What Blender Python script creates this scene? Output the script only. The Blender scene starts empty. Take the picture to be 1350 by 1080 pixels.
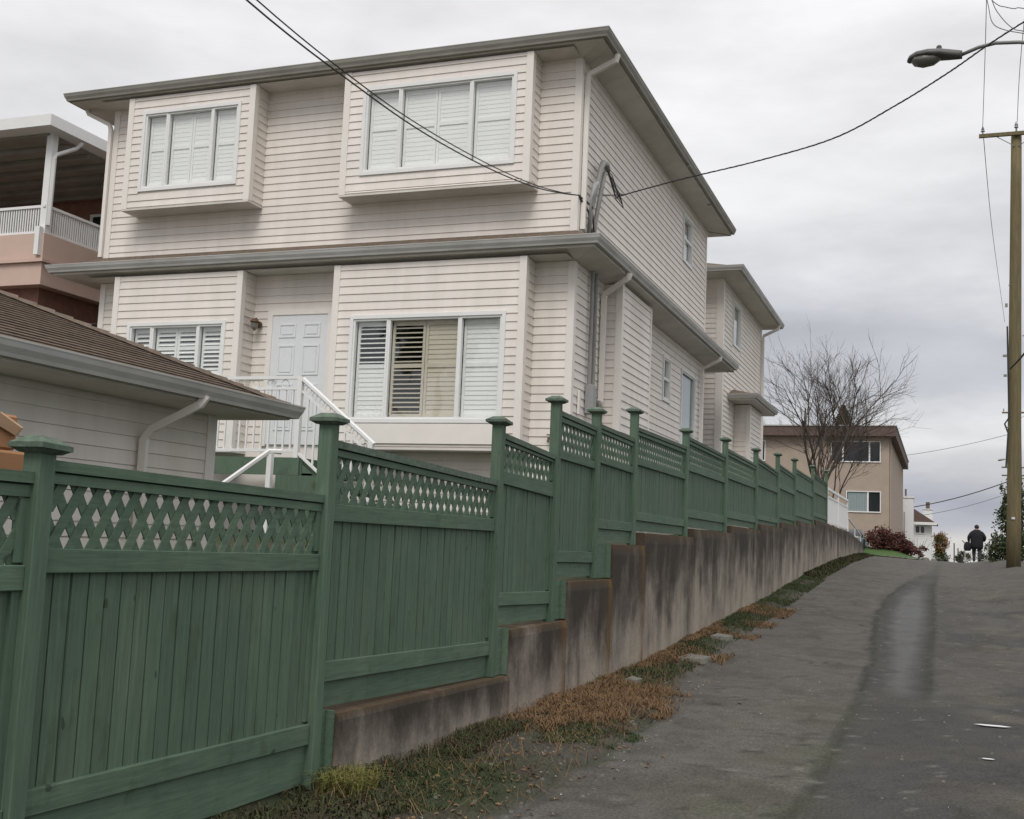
import bpy, bmesh, math, random
import numpy as np
from mathutils import Vector, Matrix, Euler
random.seed(7); rng = np.random.default_rng(7)
C = bpy.context.scene.collection
SC = bpy.context.scene
rad = math.radians

# ------------------------------------------------------------------ camera
cam_d = bpy.data.cameras.new('camera'); cam = bpy.data.objects.new('camera', cam_d); C.objects.link(cam)
def cam_matrix(yaw, pitch, roll, loc):
    f = Vector((-math.sin(yaw)*math.cos(pitch), math.cos(yaw)*math.cos(pitch), math.sin(pitch)))
    r = Vector((math.cos(yaw), math.sin(yaw), 0)); u = r.cross(f)
    r2 = math.cos(roll)*r + math.sin(roll)*u; u2 = -math.sin(roll)*r + math.cos(roll)*u
    m = Matrix((r2, u2, -f)).transposed().to_4x4(); m.translation = Vector(loc); return m
cam.matrix_world = cam_matrix(rad(20.8332), rad(6.5473), rad(2.4191), (0, 0, 1.6))
cam_d.sensor_width = 36; cam_d.lens = 39.953; cam_d.clip_end = 8000; cam_d.clip_start = 0.05
SC.camera = cam

# ------------------------------------------------------------------ world, sun, exposure
W = bpy.data.worlds.new("World"); SC.world = W; W.use_nodes = True
nt = W.node_tree; nt.nodes.clear(); L = nt.links.new
def N(t, tree=None, **k):
    n = (tree or nt).nodes.new(t)
    for a, b in k.items(): setattr(n, a, b)
    return n
SUN_EL, SUN_AZ = rad(52), rad(168)          # azimuth measured clockwise from +Y
wout = N('ShaderNodeOutputWorld'); bg = N('ShaderNodeBackground'); L(bg.outputs[0], wout.inputs[0])
sky = N('ShaderNodeTexSky', sky_type='NISHITA', sun_disc=False, sun_elevation=SUN_EL, sun_rotation=SUN_AZ)
skm = N('ShaderNodeMix', data_type='RGBA', blend_type='MIX'); skm.inputs[0].default_value = 0.93
sks = N('ShaderNodeVectorMath', operation='SCALE'); sks.inputs[3].default_value = 1.0
L(sky.outputs[0], sks.inputs[0]); L(sks.outputs[0], skm.inputs[6])
tc = N('ShaderNodeTexCoord'); sep = N('ShaderNodeSeparateXYZ'); L(tc.outputs['Generated'], sep.inputs[0])
mp = N('ShaderNodeMapping'); mp.inputs['Scale'].default_value = (2.0, 2.0, 6.5); mp.inputs['Location'].default_value = (3.1, 1.7, 0.4)
L(tc.outputs['Generated'], mp.inputs[0])
n1 = N('ShaderNodeTexNoise'); n1.inputs['Scale'].default_value = 1.3; n1.inputs['Detail'].default_value = 7; n1.inputs['Roughness'].default_value = 0.6
L(mp.outputs[0], n1.inputs[0])
n2 = N('ShaderNodeTexNoise'); n2.inputs['Scale'].default_value = 4.2; n2.inputs['Detail'].default_value = 8; n2.inputs['Roughness'].default_value = 0.5
mp2 = N('ShaderNodeMapping'); mp2.inputs['Scale'].default_value = (1, 1, 3.0); L(tc.outputs['Generated'], mp2.inputs[0]); L(mp2.outputs[0], n2.inputs[0])
dz = N('ShaderNodeMath', operation='MULTIPLY_ADD'); L(n1.outputs[0], dz.inputs[0]); dz.inputs[1].default_value = 0.24; dz.inputs[2].default_value = -0.12
zf = N('ShaderNodeMapRange'); L(sep.outputs[2], zf.inputs[0]); zf.inputs[1].default_value=0; zf.inputs[2].default_value=.22; zf.inputs[3].default_value=.10; zf.inputs[4].default_value=1.0
dm = N('ShaderNodeMath', operation='MULTIPLY'); L(dz.outputs[0], dm.inputs[0]); L(zf.outputs[0], dm.inputs[1])
za = N('ShaderNodeMath', operation='ADD'); L(sep.outputs[2], za.inputs[0]); L(dm.outputs[0], za.inputs[1])
cr = N('ShaderNodeValToRGB'); L(za.outputs[0], cr.inputs[0])
el = cr.color_ramp.elements
stops = [(0.0,(.62,.60,.585)),(.020,(.64,.63,.615)),(.036,(.44,.45,.51)),(.056,(.38,.39,.46)),(.076,(.58,.58,.605)),(.100,(.72,.715,.715)),
         (.135,(.50,.505,.535)),(.185,(.46,.465,.495)),(.235,(.62,.62,.635)),(.285,(.75,.745,.755)),(.5,(.80,.79,.80)),(1.0,(1.3,1.3,1.3))]
el[0].position = stops[0][0]; el[0].color = (*stops[0][1],1); el[1].position = stops[-1][0]; el[1].color = (*stops[-1][1],1)
for p, c in stops[1:-1]:
    e = el.new(p); e.color = (*c,1)
mod = N('ShaderNodeMapRange'); L(n2.outputs[0], mod.inputs[0]); mod.inputs[1].default_value=.36; mod.inputs[2].default_value=.66; mod.inputs[3].default_value=.86; mod.inputs[4].default_value=1.13
cm = N('ShaderNodeVectorMath', operation='SCALE'); L(cr.outputs[0], cm.inputs[0]); L(mod.outputs[0], cm.inputs[3])
L(cm.outputs[0], skm.inputs[7])
CLOUD = 10.0        # cloud radiance written for a Background strength of 0.1
cs = N('ShaderNodeVectorMath', operation='SCALE'); cs.inputs[3].default_value = CLOUD; L(cm.outputs[0], cs.inputs[0]); L(cs.outputs[0], skm.inputs[7])
L(skm.outputs[2], bg.inputs[0]); bg.inputs[1].default_value = 0.1

sl = bpy.data.lights.new('sun', 'SUN'); so = bpy.data.objects.new('sun', sl); C.objects.link(so)
sl.energy = 1.5; sl.angle = rad(25); sl.color = (1.0, .965, .92)
sd = Vector((math.sin(SUN_AZ)*math.cos(SUN_EL), math.cos(SUN_AZ)*math.cos(SUN_EL), math.sin(SUN_EL)))
so.rotation_euler = sd.to_track_quat('Z', 'Y').to_euler()
SC.view_settings.view_transform = 'Standard'; SC.view_settings.look = 'None'
SC.view_settings.exposure = 0.22; SC.view_settings.gamma = 1.0; SC.view_settings.use_curve_mapping = False
SC.render.engine = 'CYCLES'

# ------------------------------------------------------------------ materials
M = {}
def mat(name, col, rough=.7, noise=0.0, nscale=6.0, stretch=(1,1,1), bump=0.0, bscale=40.0, col2=None, spec=.4, metal=0.0, rnd=0.0, attr=None, detail=5):
    m = bpy.data.materials.new(name); m.use_nodes = True; t = m.node_tree; b = t.nodes['Principled BSDF']
    b.inputs['Roughness'].default_value = rough; b.inputs['Metallic'].default_value = metal
    b.inputs['Specular IOR Level'].default_value = spec
    l = t.links.new
    tcn = N('ShaderNodeTexCoord', t); mpn = N('ShaderNodeMapping', t); mpn.inputs['Scale'].default_value = stretch; l(tcn.outputs['Object'], mpn.inputs[0])
    src = None
    rgb = N('ShaderNodeRGB', t); rgb.outputs[0].default_value = (*col, 1); src = rgb.outputs[0]
    if attr:
        at = N('ShaderNodeAttribute', t); at.attribute_name = attr; src = at.outputs['Color']
    if col2:
        nz = N('ShaderNodeTexNoise', t); nz.inputs['Scale'].default_value = nscale; nz.inputs['Detail'].default_value = detail; nz.inputs['Roughness'].default_value=.6; l(mpn.outputs[0], nz.inputs[0])
        rp = N('ShaderNodeMapRange', t); l(nz.outputs[0], rp.inputs[0]); rp.inputs[1].default_value=.38; rp.inputs[2].default_value=.66
        mx = N('ShaderNodeMix', t, data_type='RGBA'); l(rp.outputs[0], mx.inputs[0]); l(src, mx.inputs[6]); mx.inputs[7].default_value = (*col2,1); src = mx.outputs[2]
    if noise or rnd:
        nz = N('ShaderNodeTexNoise', t); nz.inputs['Scale'].default_value = nscale*2.3; nz.inputs['Detail'].default_value = detail; l(mpn.outputs[0], nz.inputs[0])
        rp = N('ShaderNodeMapRange', t); l(nz.outputs[0], rp.inputs[0]); rp.inputs[1].default_value=.25; rp.inputs[2].default_value=.75; rp.inputs[3].default_value=1-noise; rp.inputs[4].default_value=1+noise
        v = rp.outputs[0]
        if rnd:
            oi = N('ShaderNodeObjectInfo', t); r2 = N('ShaderNodeMapRange', t); l(oi.outputs['Random'], r2.inputs[0]); r2.inputs[3].default_value=1-rnd; r2.inputs[4].default_value=1+rnd
            mm = N('ShaderNodeMath', t, operation='MULTIPLY'); l(v, mm.inputs[0]); l(r2.outputs[0], mm.inputs[1]); v = mm.outputs[0]
        sc = N('ShaderNodeVectorMath', t, operation='SCALE'); l(src, sc.inputs[0]); l(v, sc.inputs[3]); src = sc.outputs[0]
    l(src, b.inputs['Base Color'])
    if bump:
        nb = N('ShaderNodeTexNoise', t); nb.inputs['Scale'].default_value = bscale; nb.inputs['Detail'].default_value = 4; l(mpn.outputs[0], nb.inputs[0])
        bn = N('ShaderNodeBump', t); bn.inputs['Strength'].default_value = bump; bn.inputs['Distance'].default_value = .01; l(nb.outputs[0], bn.inputs['Height']); l(bn.outputs[0], b.inputs['Normal'])
    M[name] = m; return m
mat('siding', (.748,.694,.650), .6, noise=.07, nscale=1.3, stretch=(1.6,1.6,.3), bump=.10, bscale=12, rnd=.03, col2=(.70,.652,.592))
mat('trim', (.755,.715,.665), .55, noise=.03, nscale=1.5)
mat('white_paint', (.74,.74,.73), .45, noise=.03, nscale=2)
mat('soffit', (.66,.63,.59), .6, noise=.06, nscale=1.2, col2=(.56,.53,.48))
mat('gutter', (.46,.455,.44), .5, noise=.10, nscale=1.2, stretch=(1,1,3), col2=(.37,.36,.335))
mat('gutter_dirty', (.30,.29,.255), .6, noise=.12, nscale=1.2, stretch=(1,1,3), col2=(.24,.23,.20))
mat('shingle', (.13,.094,.068), .9, noise=.3, nscale=7, bump=.5, bscale=60, rnd=.16, col2=(.09,.068,.05))
def painted_wood(name, base, axis):
    # weathered opaque stain: grain streaks along the board, faded and mildewed patches, dark knots
    m = bpy.data.materials.new(name); m.use_nodes = True; t = m.node_tree; b = t.nodes['Principled BSDF']; l = t.links.new
    b.inputs['Roughness'].default_value=.72; b.inputs['Specular IOR Level'].default_value=.22
    tcn = N('ShaderNodeTexCoord', t); oi = N('ShaderNodeObjectInfo', t)
    ov = N('ShaderNodeMath', t, operation='MULTIPLY'); l(oi.outputs['Random'], ov.inputs[0]); ov.inputs[1].default_value=37.0
    def nz(scale, st, det=6, per_board=True):
        mpn = N('ShaderNodeMapping', t); mpn.inputs['Scale'].default_value = st; l(tcn.outputs['Object'], mpn.inputs[0])
        cx_ = N('ShaderNodeCombineXYZ', t); l(ov.outputs[0], cx_.inputs[0])
        if per_board: l(cx_.outputs[0], mpn.inputs['Location'])
        n = N('ShaderNodeTexNoise', t); n.inputs['Scale'].default_value=scale; n.inputs['Detail'].default_value=det; n.inputs['Roughness'].default_value=.65; l(mpn.outputs[0], n.inputs[0]); return n.outputs[0]
    st = (1,1,.06) if axis=='z' else (1,.06,1)
    grain = nz(55, st); fade = nz(2.2, (1,1,.6), 5, False); mild = nz(6.5, (1,1,.5), 7, False); knot = nz(14, (1,1,.55) if axis=='z' else (1,.55,1), 1)
    def mr(v,a,b_,c,d):
        x = N('ShaderNodeMapRange', t); l(v, x.inputs[0]); x.inputs[1].default_value=a; x.inputs[2].default_value=b_; x.inputs[3].default_value=c; x.inputs[4].default_value=d; return x.outputs[0]
    def mixc(f,a,c):
        x = N('ShaderNodeMix', t, data_type='RGBA'); l(f, x.inputs[0]); l(a, x.inputs[6]); x.inputs[7].default_value=(*c,1); return x.outputs[2]
    rg = N('ShaderNodeRGB', t); rg.outputs[0].default_value=(*base,1)
    c = mixc(mr(fade,.45,.72,0,.55), rg.outputs[0], (base[0]*1.45,base[1]*1.22,base[2]*1.25))
    c = mixc(mr(mild,.56,.72,0,.5), c, (base[0]*.62,base[1]*.55,base[2]*.45))
    c = mixc(mr(knot,.765,.785,0,.6), c, (.02,.022,.016))
    g1 = mr(grain,.3,.7,.80,1.20); g2 = mr(oi.outputs['Random'],0,1,.92,1.09)
    mm = N('ShaderNodeMath', t, operation='MULTIPLY'); l(g1, mm.inputs[0]); l(g2, mm.inputs[1])
    sc = N('ShaderNodeVectorMath', t, operation='SCALE'); l(c, sc.inputs[0]); l(mm.outputs[0], sc.inputs[3]); l(sc.outputs[0], b.inputs['Base Color'])
    bn = N('ShaderNodeBump', t); bn.inputs['Strength'].default_value=.45; bn.inputs['Distance'].default_value=.004; l(grain, bn.inputs['Height']); l(bn.outputs[0], b.inputs['Normal'])
    M[name] = m
painted_wood('green_paint', (.083,.129,.090), 'z')
painted_wood('green_frame', (.089,.139,.097), 'y')
painted_wood('green_post', (.085,.134,.094), 'z')
mat('cap_wood', (.115,.14,.115), .85, noise=.3, nscale=11, bump=.4, bscale=40, rnd=.12, col2=(.09,.135,.095), spec=.2)
mat('asphalt', (.07,.068,.064), .93, noise=.5, nscale=22, bump=.6, bscale=90, attr='col', spec=.25, detail=9)
mat('earth', (.06,.05,.035), .95, noise=.3, nscale=2, bump=.5, bscale=20, col2=(.04,.06,.025))
mat('lawn', (.045,.085,.02), .9, noise=.3, nscale=6, bump=.5, bscale=50)
mat('door_paint', (.68,.70,.71), .4, noise=.02)
mat('metal_grey', (.30,.30,.30), .5, noise=.1, nscale=8)
mat('lamp_grey', (.085,.085,.08), .5, noise=.1, nscale=8)
mat('conduit', (.27,.265,.255), .5, noise=.12, nscale=6)
mat('black_rubber', (.025,.024,.024), .6)
mat('brown_brass', (.10,.055,.025), .5, noise=.3, nscale=20)
mat('lamp_glass', (.16,.15,.13), .25, spec=.5)
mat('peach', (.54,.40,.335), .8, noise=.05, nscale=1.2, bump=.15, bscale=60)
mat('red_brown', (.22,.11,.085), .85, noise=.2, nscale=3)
mat('dark_glass', (.02,.025,.028), .08, spec=.6)
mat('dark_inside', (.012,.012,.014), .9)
mat('tan_stucco', (.37,.30,.245), .9, noise=.07, nscale=.8, bump=.2, bscale=30)
mat('dark_fascia', (.115,.075,.062), .7, noise=.15, nscale=3)
mat('curtain', (.30,.33,.32), .8)
mat('pole_wood', (.165,.125,.065), .9, noise=.22, nscale=2.5, stretch=(6,6,.35), bump=.5, bscale=14, col2=(.115,.105,.055))
mat('galvanised', (.22,.22,.21), .5, noise=.1, metal=.3)
mat('wire', (.035,.033,.033), .7)
mat('wire_light', (.16,.16,.165), .7)
mat('porcelain', (.20,.20,.22), .3)
mat('bark', (.10,.078,.062), .95, noise=.25, nscale=8)
mat('twig', (.075,.06,.05), .95, noise=.2, nscale=6)
mat('conifer', (.045,.042,.024), .9, noise=.4, nscale=3, col2=(.07,.05,.025))
mat('leaf_red', (.060,.018,.014), .7, noise=.45, nscale=3, col2=(.10,.032,.022))
mat('leaf_orange', (.24,.10,.035), .8, noise=.4, nscale=3, col2=(.07,.10,.03))
mat('leaf_green', (.04,.06,.025), .7, noise=.45, nscale=2.5, col2=(.07,.085,.03))
mat('straw', (.13,.075,.038), .95, noise=.5, nscale=4, col2=(.20,.125,.062))
mat('grass_green', (.032,.052,.015), .9, noise=.4, nscale=6, col2=(.055,.058,.022))
mat('weed_dark', (.045,.034,.017), .9, noise=.4, nscale=6, col2=(.05,.065,.02))
mat('weed_yellow', (.17,.15,.04), .9, noise=.3, nscale=7, col2=(.11,.12,.03))
mat('flake', (.42,.40,.35), .8, rnd=.2)
mat('rubble', (.14,.135,.115), .95, noise=.2, nscale=7, bump=.5, bscale=30)
mat('cardboard', (.31,.155,.075), .85, noise=.08, nscale=3)
mat('cardboard_pale', (.40,.26,.16), .85)
mat('cloth_black', (.012,.012,.015), .9)
mat('cloth_grey', (.03,.03,.036), .9)
mat('skin', (.40,.24,.18), .6)
mat('hair', (.02,.016,.014), .7)
mat('car_paint', (.02,.045,.055), .25, spec=.6)
mat('tail_red', (.55,.02,.03), .25)
mat('rubber', (.02,.02,.02), .8)
mat('paint_white', (.6,.6,.6), .8)
mat('shutter', (.88,.88,.86), .5)
mat('shutter_reflection_tan', (.62,.565,.465), .55)  # shutter copy with a tan reflection painted into its colour, for the centre light
mat('teal_shade', (.20,.30,.32), .45)
_am = M['asphalt'].node_tree; _wa = N('ShaderNodeAttribute', _am); _wa.attribute_name='wet'; _wr = N('ShaderNodeMapRange', _am); _am.links.new(_wa.outputs['Fac'], _wr.inputs[0])
_wr.inputs[3].default_value=.93; _wr.inputs[4].default_value=.55; _am.links.new(_wr.outputs[0], _am.nodes['Principled BSDF'].inputs['Roughness'])
# architectural glass: clear, with Fresnel reflection
g = bpy.data.materials.new('window_glass'); g.use_nodes = True; t = g.node_tree; t.nodes.clear()
o_ = N('ShaderNodeOutputMaterial', t); mx = N('ShaderNodeMixShader', t); tr = N('ShaderNodeBsdfTransparent', t); gl = N('ShaderNodeBsdfGlossy', t)
tr.inputs[0].default_value = (.955,.97,.96,1); gl.inputs['Roughness'].default_value = .03; lw = N('ShaderNodeLayerWeight', t); lw.inputs[0].default_value = .5
pw = N('ShaderNodeMath', t, operation='POWER'); t.links.new(lw.outputs['Facing'], pw.inputs[0]); pw.inputs[1].default_value = 4.0
fr = N('ShaderNodeMath', t, operation='MULTIPLY_ADD'); t.links.new(pw.outputs[0], fr.inputs[0]); fr.inputs[1].default_value = .84; fr.inputs[2].default_value = .14
bnn = N('ShaderNodeTexNoise', t); bnn.inputs['Scale'].default_value = 1.7; bb = N('ShaderNodeBump', t); bb.inputs['Strength'].default_value=.12; bb.inputs['Distance'].default_value=.02
tcc = N('ShaderNodeTexCoord', t); t.links.new(tcc.outputs['Object'], bnn.inputs[0]); t.links.new(bnn.outputs[0], bb.inputs['Height']); t.links.new(bb.outputs[0], gl.inputs['Normal'])
t.links.new(fr.outputs[0], mx.inputs[0]); t.links.new(tr.outputs[0], mx.inputs[1]); t.links.new(gl.outputs[0], mx.inputs[2]); t.links.new(mx.outputs[0], o_.inputs[0]); M['glass'] = g

# weathered concrete of the retaining wall: streaks run down from the top, pale splash zone at the foot
def concrete():
    m = bpy.data.materials.new('weathered_concrete'); m.use_nodes = True; t = m.node_tree; b = t.nodes['Principled BSDF']; l = t.links.new
    b.inputs['Roughness'].default_value=.92; b.inputs['Specular IOR Level'].default_value=.2
    tcn = N('ShaderNodeTexCoord', t)
    def nz(scale, st, det=6):
        mpn = N('ShaderNodeMapping', t); mpn.inputs['Scale'].default_value = st; l(tcn.outputs['Object'], mpn.inputs[0])
        n = N('ShaderNodeTexNoise', t); n.inputs['Scale'].default_value=scale; n.inputs['Detail'].default_value=det; n.inputs['Roughness'].default_value=.62; l(mpn.outputs[0], n.inputs[0]); return n.outputs[0]
    at = N('ShaderNodeAttribute', t); at.attribute_name = 'hgt'      # 0 at foot, 1 at top of wall
    s1 = nz(1.5, (1,1,.38), 8); s2 = nz(7, (1,1,.14)); bl = nz(2.4, (1,1,1), 8); fine = nz(30, (1,1,1))
    a1 = N('ShaderNodeMath', t, operation='MULTIPLY_ADD'); l(s1, a1.inputs[0]); a1.inputs[1].default_value=2.2; h13 = N('ShaderNodeMath', t, operation='MULTIPLY'); h13.inputs[1].default_value=1.2; l(at.outputs['Fac'], h13.inputs[0]); l(h13.outputs[0], a1.inputs[2])
    a2 = N('ShaderNodeMath', t, operation='MULTIPLY_ADD'); l(s2, a2.inputs[0]); a2.inputs[1].default_value=.7; l(a1.outputs[0], a2.inputs[2])
    a3 = N('ShaderNodeMath', t, operation='MULTIPLY_ADD'); l(bl, a3.inputs[0]); a3.inputs[1].default_value=1.4; l(a2.outputs[0], a3.inputs[2])
    rp = N('ShaderNodeValToRGB', t); mr = N('ShaderNodeMapRange', t); l(a3.outputs[0], mr.inputs[0]); mr.inputs[1].default_value=2.0; mr.inputs[2].default_value=3.65; l(mr.outputs[0], rp.inputs[0])
    e = rp.color_ramp.elements; e[0].position=0; e[0].color=(.37,.325,.26,1); e[1].position=1; e[1].color=(.045,.040,.033,1)
    for p,c in ((.22,(.31,.27,.222)),(.42,(.215,.188,.16)),(.58,(.12,.103,.086)),(.78,(.056,.048,.038))):
        x=e.new(p); x.color=(*c,1)
    rs = N('ShaderNodeAttribute', t); rs.attribute_name='rust'
    mx = N('ShaderNodeMix', t, data_type='RGBA'); l(rs.outputs['Fac'], mx.inputs[0]); l(rp.outputs[0], mx.inputs[6]); mx.inputs[7].default_value=(.15,.085,.03,1)
    fm = N('ShaderNodeMapRange', t); l(fine, fm.inputs[0]); fm.inputs[3].default_value=.65; fm.inputs[4].default_value=1.35
    sc = N('ShaderNodeVectorMath', t, operation='SCALE'); l(mx.outputs[2], sc.inputs[0]); l(fm.outputs[0], sc.inputs[3]); l(sc.outputs[0], b.inputs['Base Color'])
    bn = N('ShaderNodeBump', t); bn.inputs['Strength'].default_value=.35; bn.inputs['Distance'].default_value=.01; l(fine, bn.inputs['Height']); l(bn.outputs[0], b.inputs['Normal'])
    return m
M['concrete'] = concrete()

# ------------------------------------------------------------------ builders
ORG = {}
def root(name, label, cat, loc, group=None):
    o = bpy.data.objects.new(name, None); C.objects.link(o); o.location = loc; o.empty_display_size = .2
    ORG[o.name] = Vector(loc); o['label'] = label; o['category'] = cat
    if group: o['group'] = group
    return o
def tag(o, label, cat, group=None, kind=None):
    o['label'] = label; o['category'] = cat
    if group: o['group'] = group
    if kind: o['kind'] = kind
    return o
class MB:
    def __init__(s): s.v = []; s.f = []
    def hexa(s, p):      # p: 4 bottom ccw, 4 top
        n = len(s.v); s.v += [tuple(x) for x in p]
        s.f += [(n+3,n+2,n+1,n),(n+4,n+5,n+6,n+7)] + [(n+i,n+(i+1)%4,n+4+(i+1)%4,n+4+i) for i in range(4)]; return s
    def box(s, x0,x1,y0,y1,z0,z1):
        if x0>x1: x0,x1=x1,x0
        if y0>y1: y0,y1=y1,y0
        return s.hexa([(x0,y0,z0),(x1,y0,z0),(x1,y1,z0),(x0,y1,z0),(x0,y0,z1),(x1,y0,z1),(x1,y1,z1),(x0,y1,z1)])
    def poly(s, pts): n=len(s.v); s.v += [tuple(p) for p in pts]; s.f.append(tuple(range(n,n+len(pts)))); return s
    def tube(s, pts, r, n=8, cap=True, r1=None, sq=False):
        pts = [Vector(p) for p in pts]; K = len(pts); base = len(s.v)
        prev = None
        for i, p in enumerate(pts):
            d = (pts[min(i+1,K-1)] - pts[max(i-1,0)]).normalized()
            up = Vector((0,0,1)) if abs(d.z) < .95 else Vector((0,1,0))
            a = d.cross(up).normalized() if prev is None else (prev - d*prev.dot(d)).normalized()
            prev = a; b = d.cross(a).normalized()
            rr = r if r1 is None else r + (r1-r)*i/(K-1)
            if isinstance(r, (list,tuple)): rr = r[i]
            for k in range(n):
                t_ = 2*math.pi*(k+.5)/n; s.v.append(tuple(p + (a*math.cos(t_)+b*math.sin(t_))*rr))
        for i in range(K-1):
            for k in range(n):
                s.f.append((base+i*n+k, base+i*n+(k+1)%n, base+(i+1)*n+(k+1)%n, base+(i+1)*n+k))
        if cap: s.f.append(tuple(base+k for k in range(n))[::-1]); s.f.append(tuple(base+(K-1)*n+k for k in range(n)))
        return s
    def lathe(s, prof, c, n=16, axis='z'):
        base = len(s.v); c = Vector(c)
        for (r,h) in prof:
            for k in range(n):
                t_=2*math.pi*k/n; q=(r*math.cos(t_), r*math.sin(t_), h)
                if axis=='x': q=(q[2],q[0],q[1])
                if axis=='y': q=(q[0],q[2],q[1])
                s.v.append(tuple(c+Vector(q)))
        for i in range(len(prof)-1):
            for k in range(n): s.f.append((base+i*n+k, base+i*n+(k+1)%n, base+(i+1)*n+(k+1)%n, base+(i+1)*n+k))
        s.f.append(tuple(base+k for k in range(n))[::-1]); s.f.append(tuple(base+(len(prof)-1)*n+k for k in range(n)))
        return s
    def build(s, name, m, parent=None, smooth=False, kind=None, bevel=0, label=None):
        o0 = Vector((0,0,0)); q = parent
        while q is not None: o0 = o0 + Vector(q.location); q = q.parent
        me = bpy.data.meshes.new(name); me.from_pydata([tuple(Vector(v)-o0) for v in s.v], [], s.f)
        if smooth: me.polygons.foreach_set('use_smooth', [True]*len(me.polygons))
        if isinstance(m,str): m = M[m]
        me.materials.append(m); me.update()
        bm = bmesh.new(); bm.from_mesh(me); bmesh.ops.recalc_face_normals(bm, faces=bm.faces)
        if bevel: bmesh.ops.bevel(bm, geom=list(bm.edges), offset=bevel, segments=1, affect='EDGES', profile=.5)
        bm.to_mesh(me); bm.free()
        o = bpy.data.objects.new(name, me); C.objects.link(o)
        if parent: o.parent = parent
        if kind: o['kind'] = kind
        if label: o['label'] = label
        return o
def thing_mesh(mb, name, m, label, cat, base, group=None, **k):   # a thing that is a single mesh with origin at its base
    o = mb.build(name, m, None, **k)
    b = Vector(base); o.data.transform(Matrix.Translation(-b)); o.location = b
    return tag(o, label, cat, group)

# ------------------------------------------------------------------ terrain
LY = [-400,-60,-10,0,5,9,13.3,18,23,31,40,50,57,62,70,85,120,300,3000,7000]
LZ = [-30,-4,-.4,0,.05,.09,.12,.30,.50,.88,1.18,1.40,1.46,1.45,1.20,.4,-2.5,-15,-40,-60]
def lane_z(x, y):
    z = np.interp(y, LY, LZ)
    t_ = np.interp(y, [0,10,40,60,90], [.0,.01,.045,.045,0])
    z = z - t_*np.clip(x, -6, 6)
    bank = np.interp(y, [15,30,45,55,70], [0,.25,.42,.30,0]) * np.clip((np.asarray(x)-1.0)/1.2, 0, 1)
    return z + bank
YY = [-400,-60,0,6,9,10.5,12,13.4,16,20,26,37,54,60,66,80]
YZ = [-29,-3.9,.35,.40,.44,.78,1.12,1.5,1.62,1.75,2.0,2.32,2.25,1.75,1.6,1.0]
def yard_z(x, y):
    return np.where(y > 80, np.interp(y, LY, LZ)+.3, np.interp(y, YY, YZ))
def gz(x, y):
    return float(np.where(x < -3.44, yard_z(x, y), lane_z(x, y)))
_T = {}
def vnoise(x, y, s, seed=0):
    if seed not in _T: _T[seed] = np.random.default_rng(seed).random((64,64))
    T = _T[seed]; X = (x/s)%64; Y = (y/s)%64
    i = X.astype(int)%64; j = Y.astype(int)%64; fx = X-np.floor(X); fy = Y-np.floor(Y); fx = fx*fx*(3-2*fx); fy = fy*fy*(3-2*fy)
    a = T[i,j]*(1-fx)+T[(i+1)%64,j]*fx; b = T[i,(j+1)%64]*(1-fx)+T[(i+1)%64,(j+1)%64]*fx
    return a*(1-fy)+b*fy
def fbm(x, y, s, seed=0):
    return sum(vnoise(x, y, s/2**k, seed+k)*.5**k for k in range(4))/1.875
def grid(xs, ys, zf, name, m, attr=None):
    X, Y = np.meshgrid(xs, ys); Z = zf(X, Y); v = np.stack([X.ravel(),Y.ravel(),Z.ravel()],1)
    nx, ny = len(xs), len(ys); i = np.arange((ny-1)*nx).reshape(ny-1,nx)[:,:-1].ravel()
    f = np.stack([i,i+1,i+nx+1,i+nx],1)
    me = bpy.data.meshes.new(name); me.vertices.add(len(v)); me.vertices.foreach_set('co', v.ravel())
    me.loops.add(len(f)*4); me.loops.foreach_set('vertex_index', f.ravel()); me.polygons.add(len(f))
    me.polygons.foreach_set('loop_start', np.arange(len(f))*4); me.polygons.foreach_set('use_smooth', [True]*len(f))
    me.update(calc_edges=True); me.materials.append(M[m])
    if attr is not None:
        c = attr(X.ravel(), Y.ravel()); a = me.color_attributes.new('col','FLOAT_COLOR','POINT'); a.data.foreach_set('color', np.concatenate([c, np.ones((len(c),1))],1).ravel())
        aw = me.attributes.new('wet','FLOAT','POINT'); aw.data.foreach_set('value', WET.astype(np.float32))
    o = bpy.data.objects.new(name, me); C.objects.link(o); o['kind'] = 'structure'; return o
gx = np.array([-3000,-800,-300,-120,-60,-40,-30,-22,-16,-12,-9,-7,-5.5,-4.5,-3.9,-3.46,-3.42,-3,-2,-1,0,1,1.5,2.2,3,4,6,10,16,25,40,80,200,800,3000.])
gy = np.array([-400,-100,-60,-30,-10,-4,0,3,6,9,10.5,12,13.4,16,20,23,26,31,37,40,45,50,54,57,60,62,66,70,75,80,85,100,120,160,220,300,500,1000,3000,7000.])
def land(X, Y):
    z = np.where(X < -3.44, yard_z(X, Y), lane_z(X, Y)-.08)
    far = np.where((X > 3)&(Y<60), .15, 0); return z+far
grid(gx, gy, land, 'ground', 'earth')

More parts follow.
